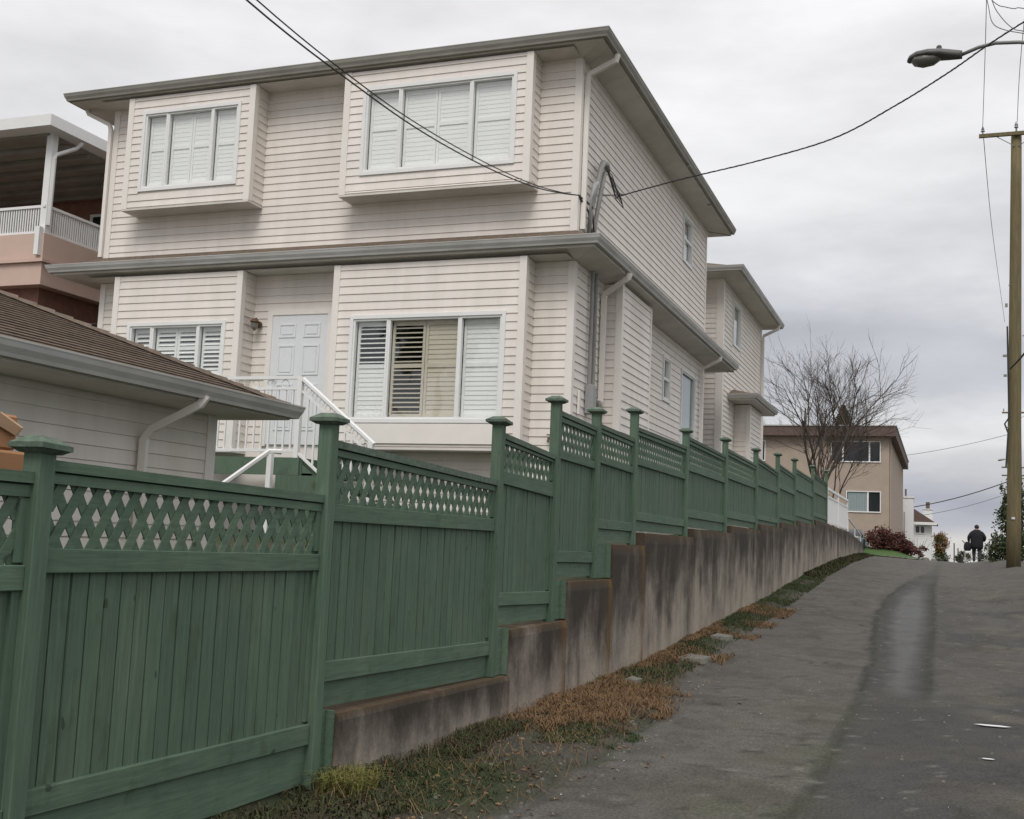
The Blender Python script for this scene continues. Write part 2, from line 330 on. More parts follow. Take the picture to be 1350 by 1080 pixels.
# lane with worn asphalt
def edge_x(y):     # left edge of the asphalt
    return np.interp(y, [0,4,5.7,6.9,8.4,10,12.5,15,20,30,45,60], [-2.75,-2.7,-2.42,-2.30,-2.36,-2.45,-2.75,-2.85,-2.95,-3.0,-3.0,-3.0])
def lane_col(X, Y):
    n = fbm(X, Y, 1.6, 3); nf = fbm(X, Y, .28, 11); n3 = fbm(X*3, Y, .9, 21)
    base = np.array([.086,.080,.071]); c = np.ones((len(X),3))*base*(.82+.36*n)[:,None]
    def mix(c, col, w): w = np.clip(w,0,1)[:,None]; return c*(1-w)+np.array(col)*w
    sm = lambda v,a,b: np.clip((v-a)/(b-a),0,1)
    # rut / old trench patch
    le = np.interp(Y,[0,6,9,13,16,19,23,27,33,40,60],[-.95,-.88,-.80,-.82,-.86,-1.0,-1.12,-1.1,-.75,-.3,-.1])+.10*(nf-.5)+.12*(n-.5)
    re = np.interp(Y,[0,12.6,12.9,16,20,24,30,36,60],[4,1.2,-.12,-.14,-.12,-.14,-.2,-.1,.2])+.10*(nf-.5)
    ins = sm(X,le-.03,le+.06)*(1-sm(X,re-.05,re+.05))
    c = mix(c, (.046,.044,.041), ins*.92)
    st = sm(X,le+.16,le+.36)*(1-sm(X,re-.30,re-.08))*sm(Y,13,13.6)*(1-sm(Y,26,34)); c = mix(c,(.066,.065,.064),st*.8)
    for e_,w_ in ((le,.055),(re,.065)):
        seam = np.exp(-((X-e_)/w_)**2)*np.where(e_ is re, sm(Y,12.9,13.2), 1.0)*(1-sm(Y,30,42)); c = mix(c,(.024,.026,.019),seam*.92)
    # right part: darker, blotchy old asphalt
    rt = sm(X,re-.05,re+.15)*(1-sm(Y,24,38)); c = mix(c,(.060,.056,.050),rt*(.35+.5*sm(n,.4,.6)))
    bl = sm(fbm(X,Y,1.1,40),.52,.62)*sm(X,-.2,.3)*(1-sm(Y,30,45)); c = mix(c,(.042,.040,.038),bl*.7)
    pt = sm(fbm(X,Y,.8,50),.55,.62)*sm(X,.1,.5)*(1-sm(Y,26,40)); c = mix(c,(.10,.088,.068),pt*.55)
    # greenish moss film near the patch edge and lower middle
    mo = sm(fbm(X,Y,.9,60),.45,.68)*(1-sm(Y,9,14))*sm(X,-1.9,-1.2)*(1-sm(X,-.9,-.5)); c = mix(c,(.062,.064,.036),mo*.6)
    # cracks
    cx = fbm(X,Y,1.3,70)
    crk = np.exp(-((cx-.5)/.008)**2)*(nf>.42); c = mix(c,(.028,.026,.022),crk*.7)
    cx2 = fbm(X+7,Y*.8,2.2,170); crk2 = np.exp(-((cx2-.52)/.005)**2); c = mix(c,(.03,.028,.022),crk2*.55)
    ag = vnoise(X,Y,.06,171)>.93; c = mix(c,(.16,.15,.135),ag*.5)
    df = sm(fbm(X,Y,.5,172),.60,.66); c = mix(c,(.058,.052,.044),df*.5)
    # verge: dirt, moss, old concrete skim
    ed = edge_x(Y)+.35*(n-.5)+.15*(nf-.5)
    vg = 1-sm(X, ed-.08, ed+.12); c = mix(c,(.046,.038,.028),vg)
    gm = vg*sm(fbm(X,Y,.7,80),.42,.6); c = mix(c,(.028,.037,.016),gm*.85)
    pad = vg*sm(Y,7.0,7.5)*(1-sm(Y,9.2,9.8))*sm(X,-3.25,-3.1); c = mix(c,(.060,.057,.047),pad*.7)
    dk = np.exp(-((X-(ed+.03))/.05)**2)*(1-sm(Y,10,14)); c = mix(c,(.035,.04,.024),dk*.7)
    far = sm(Y,30,50); c = mix(c,(.088,.082,.074),far*.6*(1-vg))
    spk = vnoise(X,Y,.09,90); s2_ = vnoise(X,Y,.14,95); c = c*(.80+.26*spk+.14*s2_)[:,None]
    global WET
    WET = np.clip(st*.9+ins*.25*sm(n,.4,.6)+rt*.25*sm(n3,.45,.6),0,1)
    return c
lx = np.concatenate([np.arange(-3.36,1.5,.055), np.arange(1.5,3.3,.12)])
ly = np.concatenate([np.arange(-6,3.9,.4), np.arange(3.9,22,.07), np.arange(22,40,.16), np.arange(40,90,.5)])
def lane_surf(X, Y):
    n = (fbm(X, Y, .9, 5)-.5)*.022
    ed = edge_x(Y); vg = np.clip((ed+.1-X)/.25,0,1)
    rut = -.018*np.clip((X+.95)/.15,0,1)*np.clip((-.1-X)/.15,0,1)
    return lane_z(X,Y)+n + vg*(.035+.07*(fbm(X,Y,.5,33)-.4)) + rut
grid(lx, ly, lane_surf, 'lane', 'asphalt', lane_col)
def lz(x,y): return float(lane_surf(np.array([x]),np.array([y]))[0])

# ------------------------------------------------------------------ retaining wall
wall = root('retaining_wall', 'long stained concrete retaining wall under the green fence, its top stepping up', 'wall', (-3.42, 25, .3))
steps = [(6.08,8.95,.54,.49),(8.95,10.46,.86,.86),(10.46,12.0,1.225,1.225),(12.0,13.45,1.595,1.595),(13.45,16.35,1.75,1.75),(16.35,19.5,1.87,1.87),(19.5,22.8,2.0,2.0),
         (22.8,26.0,2.12,2.12),(26.0,29.1,2.24,2.24),(29.1,33.4,2.38,2.38),(33.4,37.5,2.53,2.53),(37.5,46,2.5,2.46),(46,54.5,2.46,2.1)]
WF = -3.325
for i,(a,b,za_,zb_) in enumerate(steps):
    n = max(2,int((b-a)/.14)); vs=[]; fs=[]; hg=[]; ru=[]
    ys = np.linspace(a,b-(.008 if i<4 else 0),n); zs = 15
    for j,y in enumerate(ys):
        zt = za_+(zb_-za_)*(y-a)/(b-a); zb0 = gz(-3.3,y)-.15
        for k in range(zs):
            fz = k/(zs-1); z = zb0+(zt-zb0)*fz
            bow = .012*(vnoise(np.array([y]),np.array([z]),.6,5)[0]-.5) - (.012 if k==zs-1 else 0)
            vs.append((WF+bow, y, z)); hg.append(fz)
            de = min(abs(y-a),abs(b-y)); ru.append(max(0,(.34 if i in (1,2,3) else .05)*(math.exp(-(b-.1-y)/.09) if b-y<1 else 0)*(.3+1.2*vnoise(np.array([z]),np.array([y]),.25,8)[0])) + (.3*max(0,(fz-.93)/.07)))
    nb = len(vs)
    for j,y in enumerate(ys):     # top shelf and back
        zt = za_+(zb_-za_)*(y-a)/(b-a)
        vs += [(-3.40,y,zt+.003),(-3.56,y,zt),(-3.56,y,gz(-3.3,y)-.15)]; hg += [1.,1.,.5]; ru += [.22,.2,0]
    for j in range(n-1):
        for k in range(zs-1): fs.append((j*zs+k,(j+1)*zs+k,(j+1)*zs+k+1,j*zs+k+1))
        fs.append((j*zs+zs-1,(j+1)*zs+zs-1,nb+(j+1)*3,nb+j*3)); fs.append((nb+j*3,nb+(j+1)*3,nb+(j+1)*3+1,nb+j*3+1)); fs.append((nb+j*3+1,nb+(j+1)*3+1,nb+(j+1)*3+2,nb+j*3+2))
    fs.append(tuple(range(zs))[::-1]+(nb+2,nb+1,nb)[::1]) ; m_=(n-1)*zs; fs.append(tuple(range(m_,m_+zs))+(nb+(n-1)*3,nb+(n-1)*3+1,nb+(n-1)*3+2))
    mb = MB(); mb.v=vs; mb.f=fs
    me = bpy.data.meshes.new('wall_section'); me.from_pydata([tuple(Vector(v)-wall.location) for v in vs],[],fs); me.materials.append(M['concrete'])
    for nm,dat in (('hgt',hg),('rust',ru)):
        at = me.attributes.new(nm,'FLOAT','POINT'); at.data.foreach_set('value', np.array(dat,dtype=np.float32))
    o = bpy.data.objects.new('wall_section', me); C.objects.link(o); o.parent = wall

# ------------------------------------------------------------------ green fence
FX = -3.40
fence = root('garden_fence', 'long green wooden fence with lattice tops stepping up along the lane', 'fence', (FX, 3.6, .3))
# name, y, top of cap, bottom
posts = [(1.20,1.90,.1),(3.63,1.93,.1),(5.93,2.30,.13),(8.70,2.60,.50),(10.17,2.97,.86),(11.52,3.03,1.24),(13.10,3.22,1.60),(16.03,3.29,1.72),(19.2,3.47,1.86),(22.6,3.60,2.0),
         (25.8,3.78,2.10),(28.9,3.91,2.22),(33.2,4.07,2.36),(37.3,4.23,2.52)]
for i,(y,zt,zb) in enumerate(posts):
    w = .045
    p = MB().box(FX-.062,FX+.028,y-w,y+w,zb,zt-.04).build('post','green_post',fence,bevel=.004)
    c = MB(); r0=.058; r1=.088; cx_=FX-.017
    def ring(r,z): return [(cx_-r,y-r,z),(cx_+r,y-r,z),(cx_+r,y+r,z),(cx_-r,y+r,z)]
    tl = (random.random()-.5)*.012
    def q(pts): return [(a_,b_,c_+tl*(b_-y)/.09) for a_,b_,c_ in pts]
    c.hexa(q(ring(r0,zt-.062)+ring(r1-.006,zt-.046))); c.hexa(q(ring(r1,zt-.0455)+ring(r1,zt-.024))); c.hexa(q(ring(r1-.003,zt-.0238)+ring(.040,zt+.006)))
    c.build('post_cap','cap_wood' if i>0 else 'green_frame',p)
# y0,y1, top(n,f), lattice top, lattice bottom, mid bottom, bottom rail top, bottom rail bottom, kick bottom   (near, far)
panels = [
 (1.245,3.585,(1.80,1.79),(1.70,1.69),(1.42,1.42),(1.32,1.32),(.48,.48),(.37,.37),(.14,.14)),
 (3.675,5.885,(1.847,1.816),(1.752,1.72),(1.487,1.47),(1.387,1.375),(.530,.50),(.427,.385),(.17,.16)),
 (5.975,8.655,(2.152,2.083),(2.06,1.99),(1.771,1.765),(1.667,1.665),(.842,.782),(.725,.674),(.575,.503)),
 (8.745,10.125,(2.484,2.414),(2.40,2.34),(2.165,2.15),(2.065,2.015),(1.165,1.143),(1.06,1.03),(.90,.89)),
 (10.215,11.475,(2.848,2.824),(2.75,2.73),(2.467,2.46),(2.393,2.38),(1.52,1.51),(1.412,1.40),(1.262,1.262)),
 (11.565,13.055,(2.872,2.855),(2.79,2.76),(2.54,2.52),(2.46,2.44),(1.86,1.86),(1.76,1.76),(1.62,1.62)),
 (13.145,15.985,(3.008,3.03),(2.92,2.93),(2.633,2.64),(2.56,2.56),(1.998,1.99),(1.898,1.89),(1.775,1.775)),
 (16.075,19.155,(3.185,3.165),(3.09,3.07),(2.79,2.79),(2.70,2.70),(2.15,2.15),(2.03,2.03),(1.89,1.89)),
 (19.245,22.555,(3.30,3.28),(3.20,3.18),(2.90,2.90),(2.80,2.80),(2.25,2.25),(2.13,2.13),(2.02,2.02)),
 (22.645,25.755,(3.43,3.36),None,(3.01,3.00),(2.885,2.88),(2.316,2.31),(2.21,2.21),(2.14,2.14)),
 (25.845,28.855,(3.55,3.50),None,(3.13,3.12),(3.01,3.00),(2.45,2.45),(2.35,2.35),(2.26,2.26)),
 (28.945,33.155,(3.68,3.66),None,(3.28,3.28),(3.15,3.15),(2.60,2.60),(2.50,2.50),(2.40,2.40)),
 (33.245,37.255,(3.85,3.82),None,(3.45,3.45),(3.32,3.32),(2.75,2.75),(2.64,2.64),(2.55,2.55))]
def slab(y0,y1,zb,zt,x0,x1,bulge=0):   # sheared board between two posts
    return MB().hexa([(x0,y0,zb[0]),(x1,y0,zb[0]),(x1,y1,zb[1]),(x0,y1,zb[1]),(x0,y0,zt[0]),(x1,y0,zt[0]),(x1,y1,zt[1]),(x0,y1,zt[1])])
def off(p,d): return (p[0]+d,p[1]+d)
def clip_seg(p,q,zlo,zhi):
    (a,za1),(b,zb1)=p,q
    pts=[]
    t0,t1=0.,1.; dz_=zb1-za1
    if abs(dz_)<1e-9: return None
    for lim,sgn in ((zlo,1),(zhi,-1)):
        tt=(lim-za1)/dz_
        if sgn*dz_>0: t0=max(t0,tt)
        else: t1=min(t1,tt)
    if t1-t0<.05: return None
    return (a+(b-a)*t0,za1+dz_*t0),(a+(b-a)*t1,za1+dz_*t1)
for pi,(y0,y1,tp,lt,lb,mb_,rt,rb,kb) in enumerate(panels):
    f0 = slab(y0,y1,off(tp,-.045),tp,FX-.055,FX+.008).build('panel','cap_wood' if pi>1 else 'green_frame',fence)   # cap beam carries the panel
    low = lt if lt else (tp[0]-.1,tp[1]-.1)
    slab(y0,y1,low,off(tp,-.053),FX-.040,FX-.006).build('top_rail','green_frame',f0)
    slab(y0,y1,mb_,lb,FX-.042,FX).build('middle_rail','green_frame',f0,bevel=.003)
    slab(y0+.004,y1-.004,rb,rt,FX-.042,FX+.001).build('bottom_rail','green_frame',f0,bevel=.003)
    slab(y0,y1,kb,off(rb,-.004),FX-.045,FX-.024).build('kick_board','green_frame',f0)
    slab(y0,y1,off(tp,-.075),off(tp,-.03),FX-.050,FX-.042).build('backing_strip','green_frame',f0)
    # side stiles
    for ya,yb in ((y0,y0+.035),(y1-.045,y1)):
        MB().box(FX-.045,FX-.014,ya,yb,(rt[0]+rt[1])/2+.001,(mb_[0]+mb_[1])/2-.001).build('stile','green_post',f0)
        if lt: MB().box(FX-.045,FX-.012,ya,yb,(lb[0]+lb[1])/2+.01,(lt[0]+lt[1])/2-.01).build('stile','green_post',f0)
    # vertical boards
    n = max(4,int(round((y1-y0)/.105))); w=(y1-y0)/n; joined = MB()
    for k in range(n):
        ya=y0+k*w; yb=ya+w-.004-random.random()*.003; fr=(k+.5)/n
        z0_=rt[0]+(rt[1]-rt[0])*fr-.03; z1_=mb_[0]+(mb_[1]-mb_[0])*fr+.03; dx=(random.random()-.5)*.006
        sh=(random.random()-.5)*.004
        b = MB().hexa([(FX-.045,ya,z0_),(FX-.028+dx,ya+.002,z0_),(FX-.028+dx,yb-.002,z0_),(FX-.045,yb,z0_),(FX-.045,ya+sh,z1_),(FX-.028+dx,ya+.002+sh,z1_),(FX-.028+dx,yb-.002+sh,z1_),(FX-.045,yb+sh,z1_)])
        if pi<7: b.build('fence_board','green_paint',f0)
        else: m0=len(joined.v); joined.v+=b.v; joined.f+=[tuple(i+m0 for i in f) for f in b.f]
    if joined.v: joined.build('fence_board','green_paint',f0,kind='stuff')
    MB().box(FX-.060,FX-.050,y0,y1,rb[0]-.05,mb_[0]+.03).build('backing_board','green_paint',f0)
    if not lt:
        n=max(4,int(round((y1-y0)/.14))); w=(y1-y0)/n; J=MB()
        for k in range(n): J.box(FX-.045,FX-.026,y0+k*w,y0+(k+1)*w-.006,lb[0]-.01,low[0]+.02)
        J.build('infill_board','green_paint',f0,kind='stuff'); MB().box(FX-.058,FX-.05,y0,y1,lb[0]-.01,low[0]+.02).build('backing_board','green_paint',f0)
    # lattice
    if lt:
        zl=min(lb)-.02; zh=max(lt)+.015; H=zh-zl; per=.121; run=H*per/.187; J=MB(); hw=.0245*math.sqrt(1+(per/.187)**2)/1.0
        for s in (1,-1):
            k0=int(math.floor(-run/per))-1
            for k in range(k0,int((y1-y0)/per)+int(run/per)+3):
                off_=.03 if s==1 else .055
                a=y0+k*per+off_; p=(a,zl) if s==1 else (a+run,zl); q=(a+run,zh) if s==1 else (a,zh)
                # clip in y
                def cl(p,q):
                    t0,t1=0.,1.; dy=q[0]-p[0]
                    for lim,sg in ((y0+hw,1),(y1-hw,-1)):
                        tt=(lim-p[0])/dy
                        if sg*dy>0: t0=max(t0,tt)
                        else: t1=min(t1,tt)
                    if t1-t0<.12: return None
                    return (p[0]+dy*t0,p[1]+(q[1]-p[1])*t0),(p[0]+dy*t1,p[1]+(q[1]-p[1])*t1)
                r=cl(p,q)
                if not r: continue
                (pa,za_),(pb,zb_)=r; x1=FX-.022 if s==1 else FX-.0305; x0=x1-.007
                b=MB().hexa([(x0,pa-hw,za_),(x1,pa-hw,za_),(x1,pa+hw,za_),(x0,pa+hw,za_),(x0,pb-hw,zb_),(x1,pb-hw,zb_),(x1,pb+hw,zb_),(x0,pb+hw,zb_)])
                if pi in (0,1,2,3): b.build('lattice_strip','green_frame',f0)
                else: m0=len(J.v); J.v+=b.v; J.f+=[tuple(i+m0 for i in f) for f in b.f]
        if J.v: J.build('lattice_strip','green_frame',f0,kind='stuff')
# filler boards between posts and wall steps
for (ya,yb,z0_,z1_) in ((5.98,6.075,.12,.56),(8.75,8.94,.50,.88),(10.22,10.45,.88,1.24),(11.57,11.99,1.24,1.61)):
    MB().box(FX-.03,FX+.005,ya,yb-.03,z0_,z1_).build('filler_board','green_frame',fence)
    MB().box(FX-.02,FX+.055,yb-.028,yb-.004,z0_,z1_).build('edge_trim','green_frame',fence)

# white railing at the far end of the green fence
wr = root('white_railing', 'white picket railing on the wall beyond the far end of the green fence', 'railing', (-3.4,37.4,2.5))
for y in (37.45,41.6,45.8): MB().box(-3.45,-3.37,y-.05,y+.05,2.45,3.72).build('post','white_paint',wr)
MB().box(-3.44,-3.38,37.4,45.9,3.62,3.70).build('rail','white_paint',wr); MB().box(-3.43,-3.39,37.4,45.9,3.38,3.44).build('rail','white_paint',wr); MB().box(-3.43,-3.39,37.4,45.9,2.54,2.62).build('rail','white_paint',wr)
J=MB()
for k in range(84): J.box(-3.42,-3.40,37.47+k*.1,37.47+k*.1+.06,2.6,3.4)
J.build('picket','white_paint',wr,kind='stuff')
wr2 = root('white_handrail', 'low white handrail sloping down at the far end of the retaining wall', 'railing', (-3.4,46,2.4))
MB().tube([(-3.4,46.1,3.0),(-3.4,50,2.75),(-3.4,53.8,2.45)],.03,6).build('rail','white_paint',wr2)
for y,z in ((46.2,2.98),(50,2.74),(53.6,2.45)): MB().box(-3.42,-3.38,y-.02,y+.02,2.1,z).build('post','white_paint',wr2)

# ------------------------------------------------------------------ siding walls
PITCH = .1235
HOUSE_SHORT = None; SHORT_LEN = .48
def subtract(u0,u1,cuts):
    segs=[(u0,u1)]
    for a,b in cuts:
        o=[]
        for s,e in segs:
            if b<=s or a>=e: o.append((s,e)); continue
            if a>s: o.append((s,a))
            if b<e: o.append((b,e))
        segs=o
    return [s for s in segs if s[1]-s[0]>.02]
def P3(ax,c,n,u,o,z):   # plane axis: 'Y' -> plane y=c, u is x ; 'X' -> plane x=c, u is y ; n = outward sign
    return (u, c+n*o, z) if ax=='Y' else (c+n*o, u, z)
def obox(mb,ax,c,n,u0,u1,o0,o1,z0,z1):
    a=P3(ax,c,n,u0,o0,z0); b=P3(ax,c,n,u1,o1,z1); return mb.box(a[0],b[0],a[1],b[1],z0,z1)
def siding(parent,ax,c,n,u0,u1,z0,z1,holes=(),single=True,m='siding',back=True,name='siding_board'):
    J=MB()
    k0=int(math.floor(z0/PITCH)); k1=int(math.ceil(z1/PITCH))
    for k in range(k0,k1):
        a=max(z0,k*PITCH); b=min(z1,(k+1)*PITCH)
        if b-a<.015: continue
        zc=(a+b)/2
        for s,e in subtract(u0,u1,[(h[0],h[1]) for h in holes if h[2]<zc<h[3]]):
            ft=(b-k*PITCH)/PITCH; ob=.016; ot=.016-.013*ft
            q=MB(); j=(random.random()-.5)*.0015
            pr=[(0,a),(ob+j,a+.002),(ot+j,b),(0,b)]
            v=[P3(ax,c,n,s,o,z) for o,z in pr]+[P3(ax,c,n,e,o,z) for o,z in pr]
            q.v=v; q.f=[(0,1,2,3),(7,6,5,4)]+[(i,(i+1)%4,4+(i+1)%4,4+i) for i in range(4)]
            if HOUSE_SHORT is not None and (not single or e-s<SHORT_LEN):
                m0=len(HOUSE_SHORT.v); HOUSE_SHORT.v+=q.v; HOUSE_SHORT.f+=[tuple(i+m0 for i in f) for f in q.f]; continue
            if single: q.build(name,m,parent)
            else: m0=len(J.v); J.v+=q.v; J.f+=[tuple(i+m0 for i in f) for f in q.f]
    if J.v: J.build(name,m,parent,kind='stuff')
def backing(name,parent,ax,c,n,u0,u1,z0,z1,holes=(),t=.02,m='trim'):
    J=MB(); us=sorted({u0,u1,*[min(max(h[i],u0),u1) for h in holes for i in (0,1)]}); zs=sorted({z0,z1,*[min(max(h[i],z0),z1) for h in holes for i in (2,3)]})
    for i in range(len(us)-1):
        for j in range(len(zs)-1):
            uc=(us[i]+us[i+1])/2; zc=(zs[j]+zs[j+1])/2
            if any(h[0]<uc<h[1] and h[2]<zc<h[3] for h in holes): continue
            obox(J,ax,c,n,us[i],us[i+1],-.06,-.002,zs[j],zs[j+1])
    return J.build(name,m,parent)
def window(parent,ax,c,n,u0,u1,z0,z1,mull=(),slat='closed',trimw=.055,interior=.30,single_slats=False,glass='glass',lights=None,label=None,sh=True):
    J=MB(); t=trimw
    for a,b,zz0,zz1 in ((u0-t,u1+t,z1-.001,z1+t),(u0-t,u1+t,z0-t,z0),(u0-t,u0,z0,z1-.001),(u1,u1+t,z0,z1-.001)): obox(J,ax,c,n,a,b,-.05,.030,zz0,zz1)
    w=J.build('window','white_paint',parent,label=label)
    K=MB(); f=.032
    edges=[u0]+list(mull)+[u1]
    for i in range(len(edges)-1):
        a=edges[i]; b=edges[i+1]
        for x0,x1,zz0,zz1 in ((a,a+f,z0,z1),(b-f,b,z0,z1),(a+f,b-f,z1-f,z1),(a+f,b-f,z0,z0+f)): obox(K,ax,c,n,x0,x1,-.06,.012 if i%2==0 else .006,zz0,zz1)
    K.build('sash','white_paint',w)
    for i in range(len(edges)-1):
        G=MB(); G.poly([P3(ax,c,n,edges[i]+f,-.028,z0+f),P3(ax,c,n,edges[i+1]-f,-.028,z0+f),P3(ax,c,n,edges[i+1]-f,-.028,z1-f),P3(ax,c,n,edges[i]+f,-.028,z1-f)]); G.build('pane',glass,w)
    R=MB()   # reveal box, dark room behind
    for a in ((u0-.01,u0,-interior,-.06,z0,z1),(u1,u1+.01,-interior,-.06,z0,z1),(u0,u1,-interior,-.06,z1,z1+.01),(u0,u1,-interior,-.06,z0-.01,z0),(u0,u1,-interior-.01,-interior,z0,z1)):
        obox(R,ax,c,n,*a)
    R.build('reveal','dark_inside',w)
    if not sh: return w
    lights = lights or [[('closed',)] for _ in range(len(edges)-1)]
    for i,ls in enumerate(lights):
        a0=edges[i]+f; b0=edges[i+1]-f; k=len(ls)
        for q,spec in enumerate(ls):
            a=a0+(b0-a0)*q/k; b=a0+(b0-a0)*(q+1)/k; mode=spec[0]; ms=spec[1] if len(spec)>1 else 'shutter'
            S=MB(); sw=.045; zm=(z0+z1)/2+ .05
            for x0,x1,zz0,zz1 in ((a+.004,a+sw,z0+.03,z1-.03),(b-sw,b-.004,z0+.03,z1-.03),(a+sw,b-sw,z1-.03-.07,z1-.03),(a+sw,b-sw,z0+.03,z0+.09),(a+sw,b-sw,zm-.03,zm+.03)):
                obox(S,ax,c,n,x0,x1,-.115,-.085,zz0,zz1)
            S.build('shutter',ms,w)
            T=MB(); pt=.066
            for (lo,hi) in ((z0+.09,zm-.03),(zm+.03,z1-.10)):
                nn=max(1,int((hi-lo)/pt)); p_=(hi-lo)/nn
                for j in range(nn):
                    zc=lo+(j+.5)*p_; md=mode
                    if mode=='half': md='open' if zc>zm else 'closed'
                    if md=='flat': dz_,do=p_*.52,.002
                    elif md=='closed': dz_,do=p_*.53,.0045
                    elif md=='ajar': dz_,do=p_*.36,.026
                    else: dz_,do=p_*.20,.030
                    pts=[]
                    for u in (a+sw+.001,b-sw-.001):
                        pts+= [P3(ax,c,n,u,-.10+do,zc-dz_-.003),P3(ax,c,n,u,-.10+do,zc-dz_+.003),P3(ax,c,n,u,-.10-do,zc+dz_+.003),P3(ax,c,n,u,-.10-do,zc+dz_-.003)]
                    q_=MB(); q_.v=pts; q_.f=[(0,1,2,3),(7,6,5,4)]+[(i_,(i_+1)%4,4+(i_+1)%4,4+i_) for i_ in range(4)]
                    if single_slats: q_.build('louvre_slat',ms,w)
                    else: m0=len(T.v); T.v+=q_.v; T.f+=[tuple(x+m0 for x in ff) for ff in q_.f]
            if T.v: T.build('louvre_slat',ms,w,kind='stuff')
    return w
def corner(parent,x,y,sx,sy,z0,z1,w=.085,t=.024):  # outside corner post, sx,sy point outward
    J=MB(); J.box(x-sx*w,x+sx*t,y+sy*t,y-sy*0,z0,z1); J.box(x,x+sx*t,y,y-sy*w,z0,z1)
    return J.build('corner_trim','trim',parent)
def tube_thing(mb_list): pass

# ------------------------------------------------------------------ main house
HOUSE_SHORT = MB()
H = root('cream_house', 'two-storey cream vinyl-sided house with white shuttered windows above the green fence', 'house', (-9.1,20,1.5))
YA=15.3; XB=-4.95; XL=-13.38; YE=24.86; YBAY=14.9
ZU0,ZU1=5.9,8.70; ZL0,ZL1=2.60,5.64
def wallobj(name,*a,**k): return backing(name,H,*a,**k)
# upper front
uw = wallobj('wall','Y',YA,-1,XL,XB,ZU0-.35,ZU1,holes=[(-12.7,-10.4,6.9,8.69),(-8.6,-5.65,6.9,8.69)])
siding(uw,'Y',YA,-1,XL+.08,XB-.085,6.03,ZU1,holes=[(-12.75,-10.32,6.79,9),(-8.64,-5.57,6.75,9)])
# upper side
us_ = wallobj('wall','X',XB,1,YA,YE,ZU0-.35,ZU1,holes=[(22.42,23.27,7.44,8.40)])
siding(us_,'X',XB,1,YA+.09,YE-.08,6.03,ZU1,holes=[(22.37,23.32,7.39,8.45)])
# left side, back wall (plain)
wallobj('wall','X',XL,-1,YA,YE,1.4,ZU1); MB().box(XL,XB,YE-.06,YE,1.4,ZU1).build('wall','trim',H)
corner(H,XB,YA,1,-1,6.0,ZU1); corner(H,XL,YA,-1,-1,6.0,ZU1); MB().box(XB,XB+.022,YE-.09,YE+.004,6.0,ZU1).build('corner_trim','trim',H)
# upper bays
def bay(xa,xb,z0,z1,wn,mull,lights,name_label=None,**k):
    hol=[(wn[0],wn[1],wn[2],wn[3])]
    bw=wallobj('bay_front','Y',YBAY,-1,xa,xb,z0,z1,holes=hol)
    siding(bw,'Y',YBAY,-1,xa+.085,xb-.085,z0+.02,z1,holes=[(wn[0]-.05,wn[1]+.05,wn[2]-.05,wn[3]+.05)])
    for s,x in ((1,xb),(-1,xa)):
        J=MB().box(x-s*.06,x-s*.002,YBAY+.001,YA-.001,z0,z1).build('bay_side','trim',H)
        if s==1: siding(J,'X',x,s,YBAY+.088,YA-.002,z0+.02,z1,single=False)
    corner(H,xb,YBAY,1,-1,z0,z1); corner(H,xa,YBAY,-1,-1,z0,z1)
    MB().box(xa-.02,xb+.02,YBAY-.022,YA,z0-.03,z0-.002).build('bay_floor','soffit',H)
    window(H,'Y',YBAY,-1,*wn,mull,lights=lights,**k)
bay(-12.75,-10.31,6.79,ZU1,(-12.41,-10.60,7.125,8.395),(-11.97,-11.09),[[('flat',)],[('flat',),('flat',)],[('flat',)]])
bay(-8.64,-5.575,6.745,ZU1,(-8.27,-5.85,7.085,8.375),(-7.69,-6.52),[[('flat',)],[('flat',),('flat',)],[('flat',)]])
# lower front: left bay (flush to skirt), door recess, big bay, right sliver
lwl = wallobj('wall','Y',YA,-1,XL,XB,1.4,ZL1,holes=[(-12.6,-10.5,3.4,5.0),(-8.5,-5.7,2.9,5.2)])
siding(lwl,'Y',YA,-1,XL+.08,-12.76,2.7,ZL1,single=False)
siding(lwl,'Y',YA,-1,-10.31,-8.64,2.7,ZL1,holes=[(-10.02,-8.86,2.5,5.07)])
siding(lwl,'Y',YA,-1,-5.56,XB-.085,2.7,ZL1)
siding(lwl,'Y',YA,-1,-8.6,XB-.085,1.5,2.83)
bay(-12.75,-10.31,2.80,ZL1,(-12.39,-10.60,3.98,4.80),(-11.96,-11.07),[[('ajar',)],[('ajar',),('ajar',)],[('ajar',)]],single_slats=True)
bay(-8.63,-5.55,2.87,ZL1,(-8.27,-5.87,3.29,4.80),(-7.685,-6.53),[[('half',)],[('open','shutter_reflection_tan'),('closed','shutter_reflection_tan')],[('closed',)]],single_slats=True,interior=.8)
MB().box(-8.2,-5.9,YBAY-.036,YBAY-.02,2.93,3.22).build('apron_board','trim',H)
corner(H,XB,YA,1,-1,1.5,ZL1); corner(H,XL,YA,-1,-1,1.5,ZL1)
# lower side
ls_ = wallobj('wall','X',XB,1,YA,YE,1.4,ZL1,holes=[(20.95,21.52,4.37,5.20),(22.57,23.95,3.0,5.21)])
siding(ls_,'X',XB,1,YA+.09,16.86,1.7,ZL1); siding(ls_,'X',XB,1,18.76,YE-.08,1.9,ZL1,holes=[(20.9,21.57,4.32,5.25),(22.52,24.0,2.9,5.26)])
MB().box(XB,XB+.022,YE-.09,YE+.004,1.5,ZL1).build('corner_trim','trim',H)
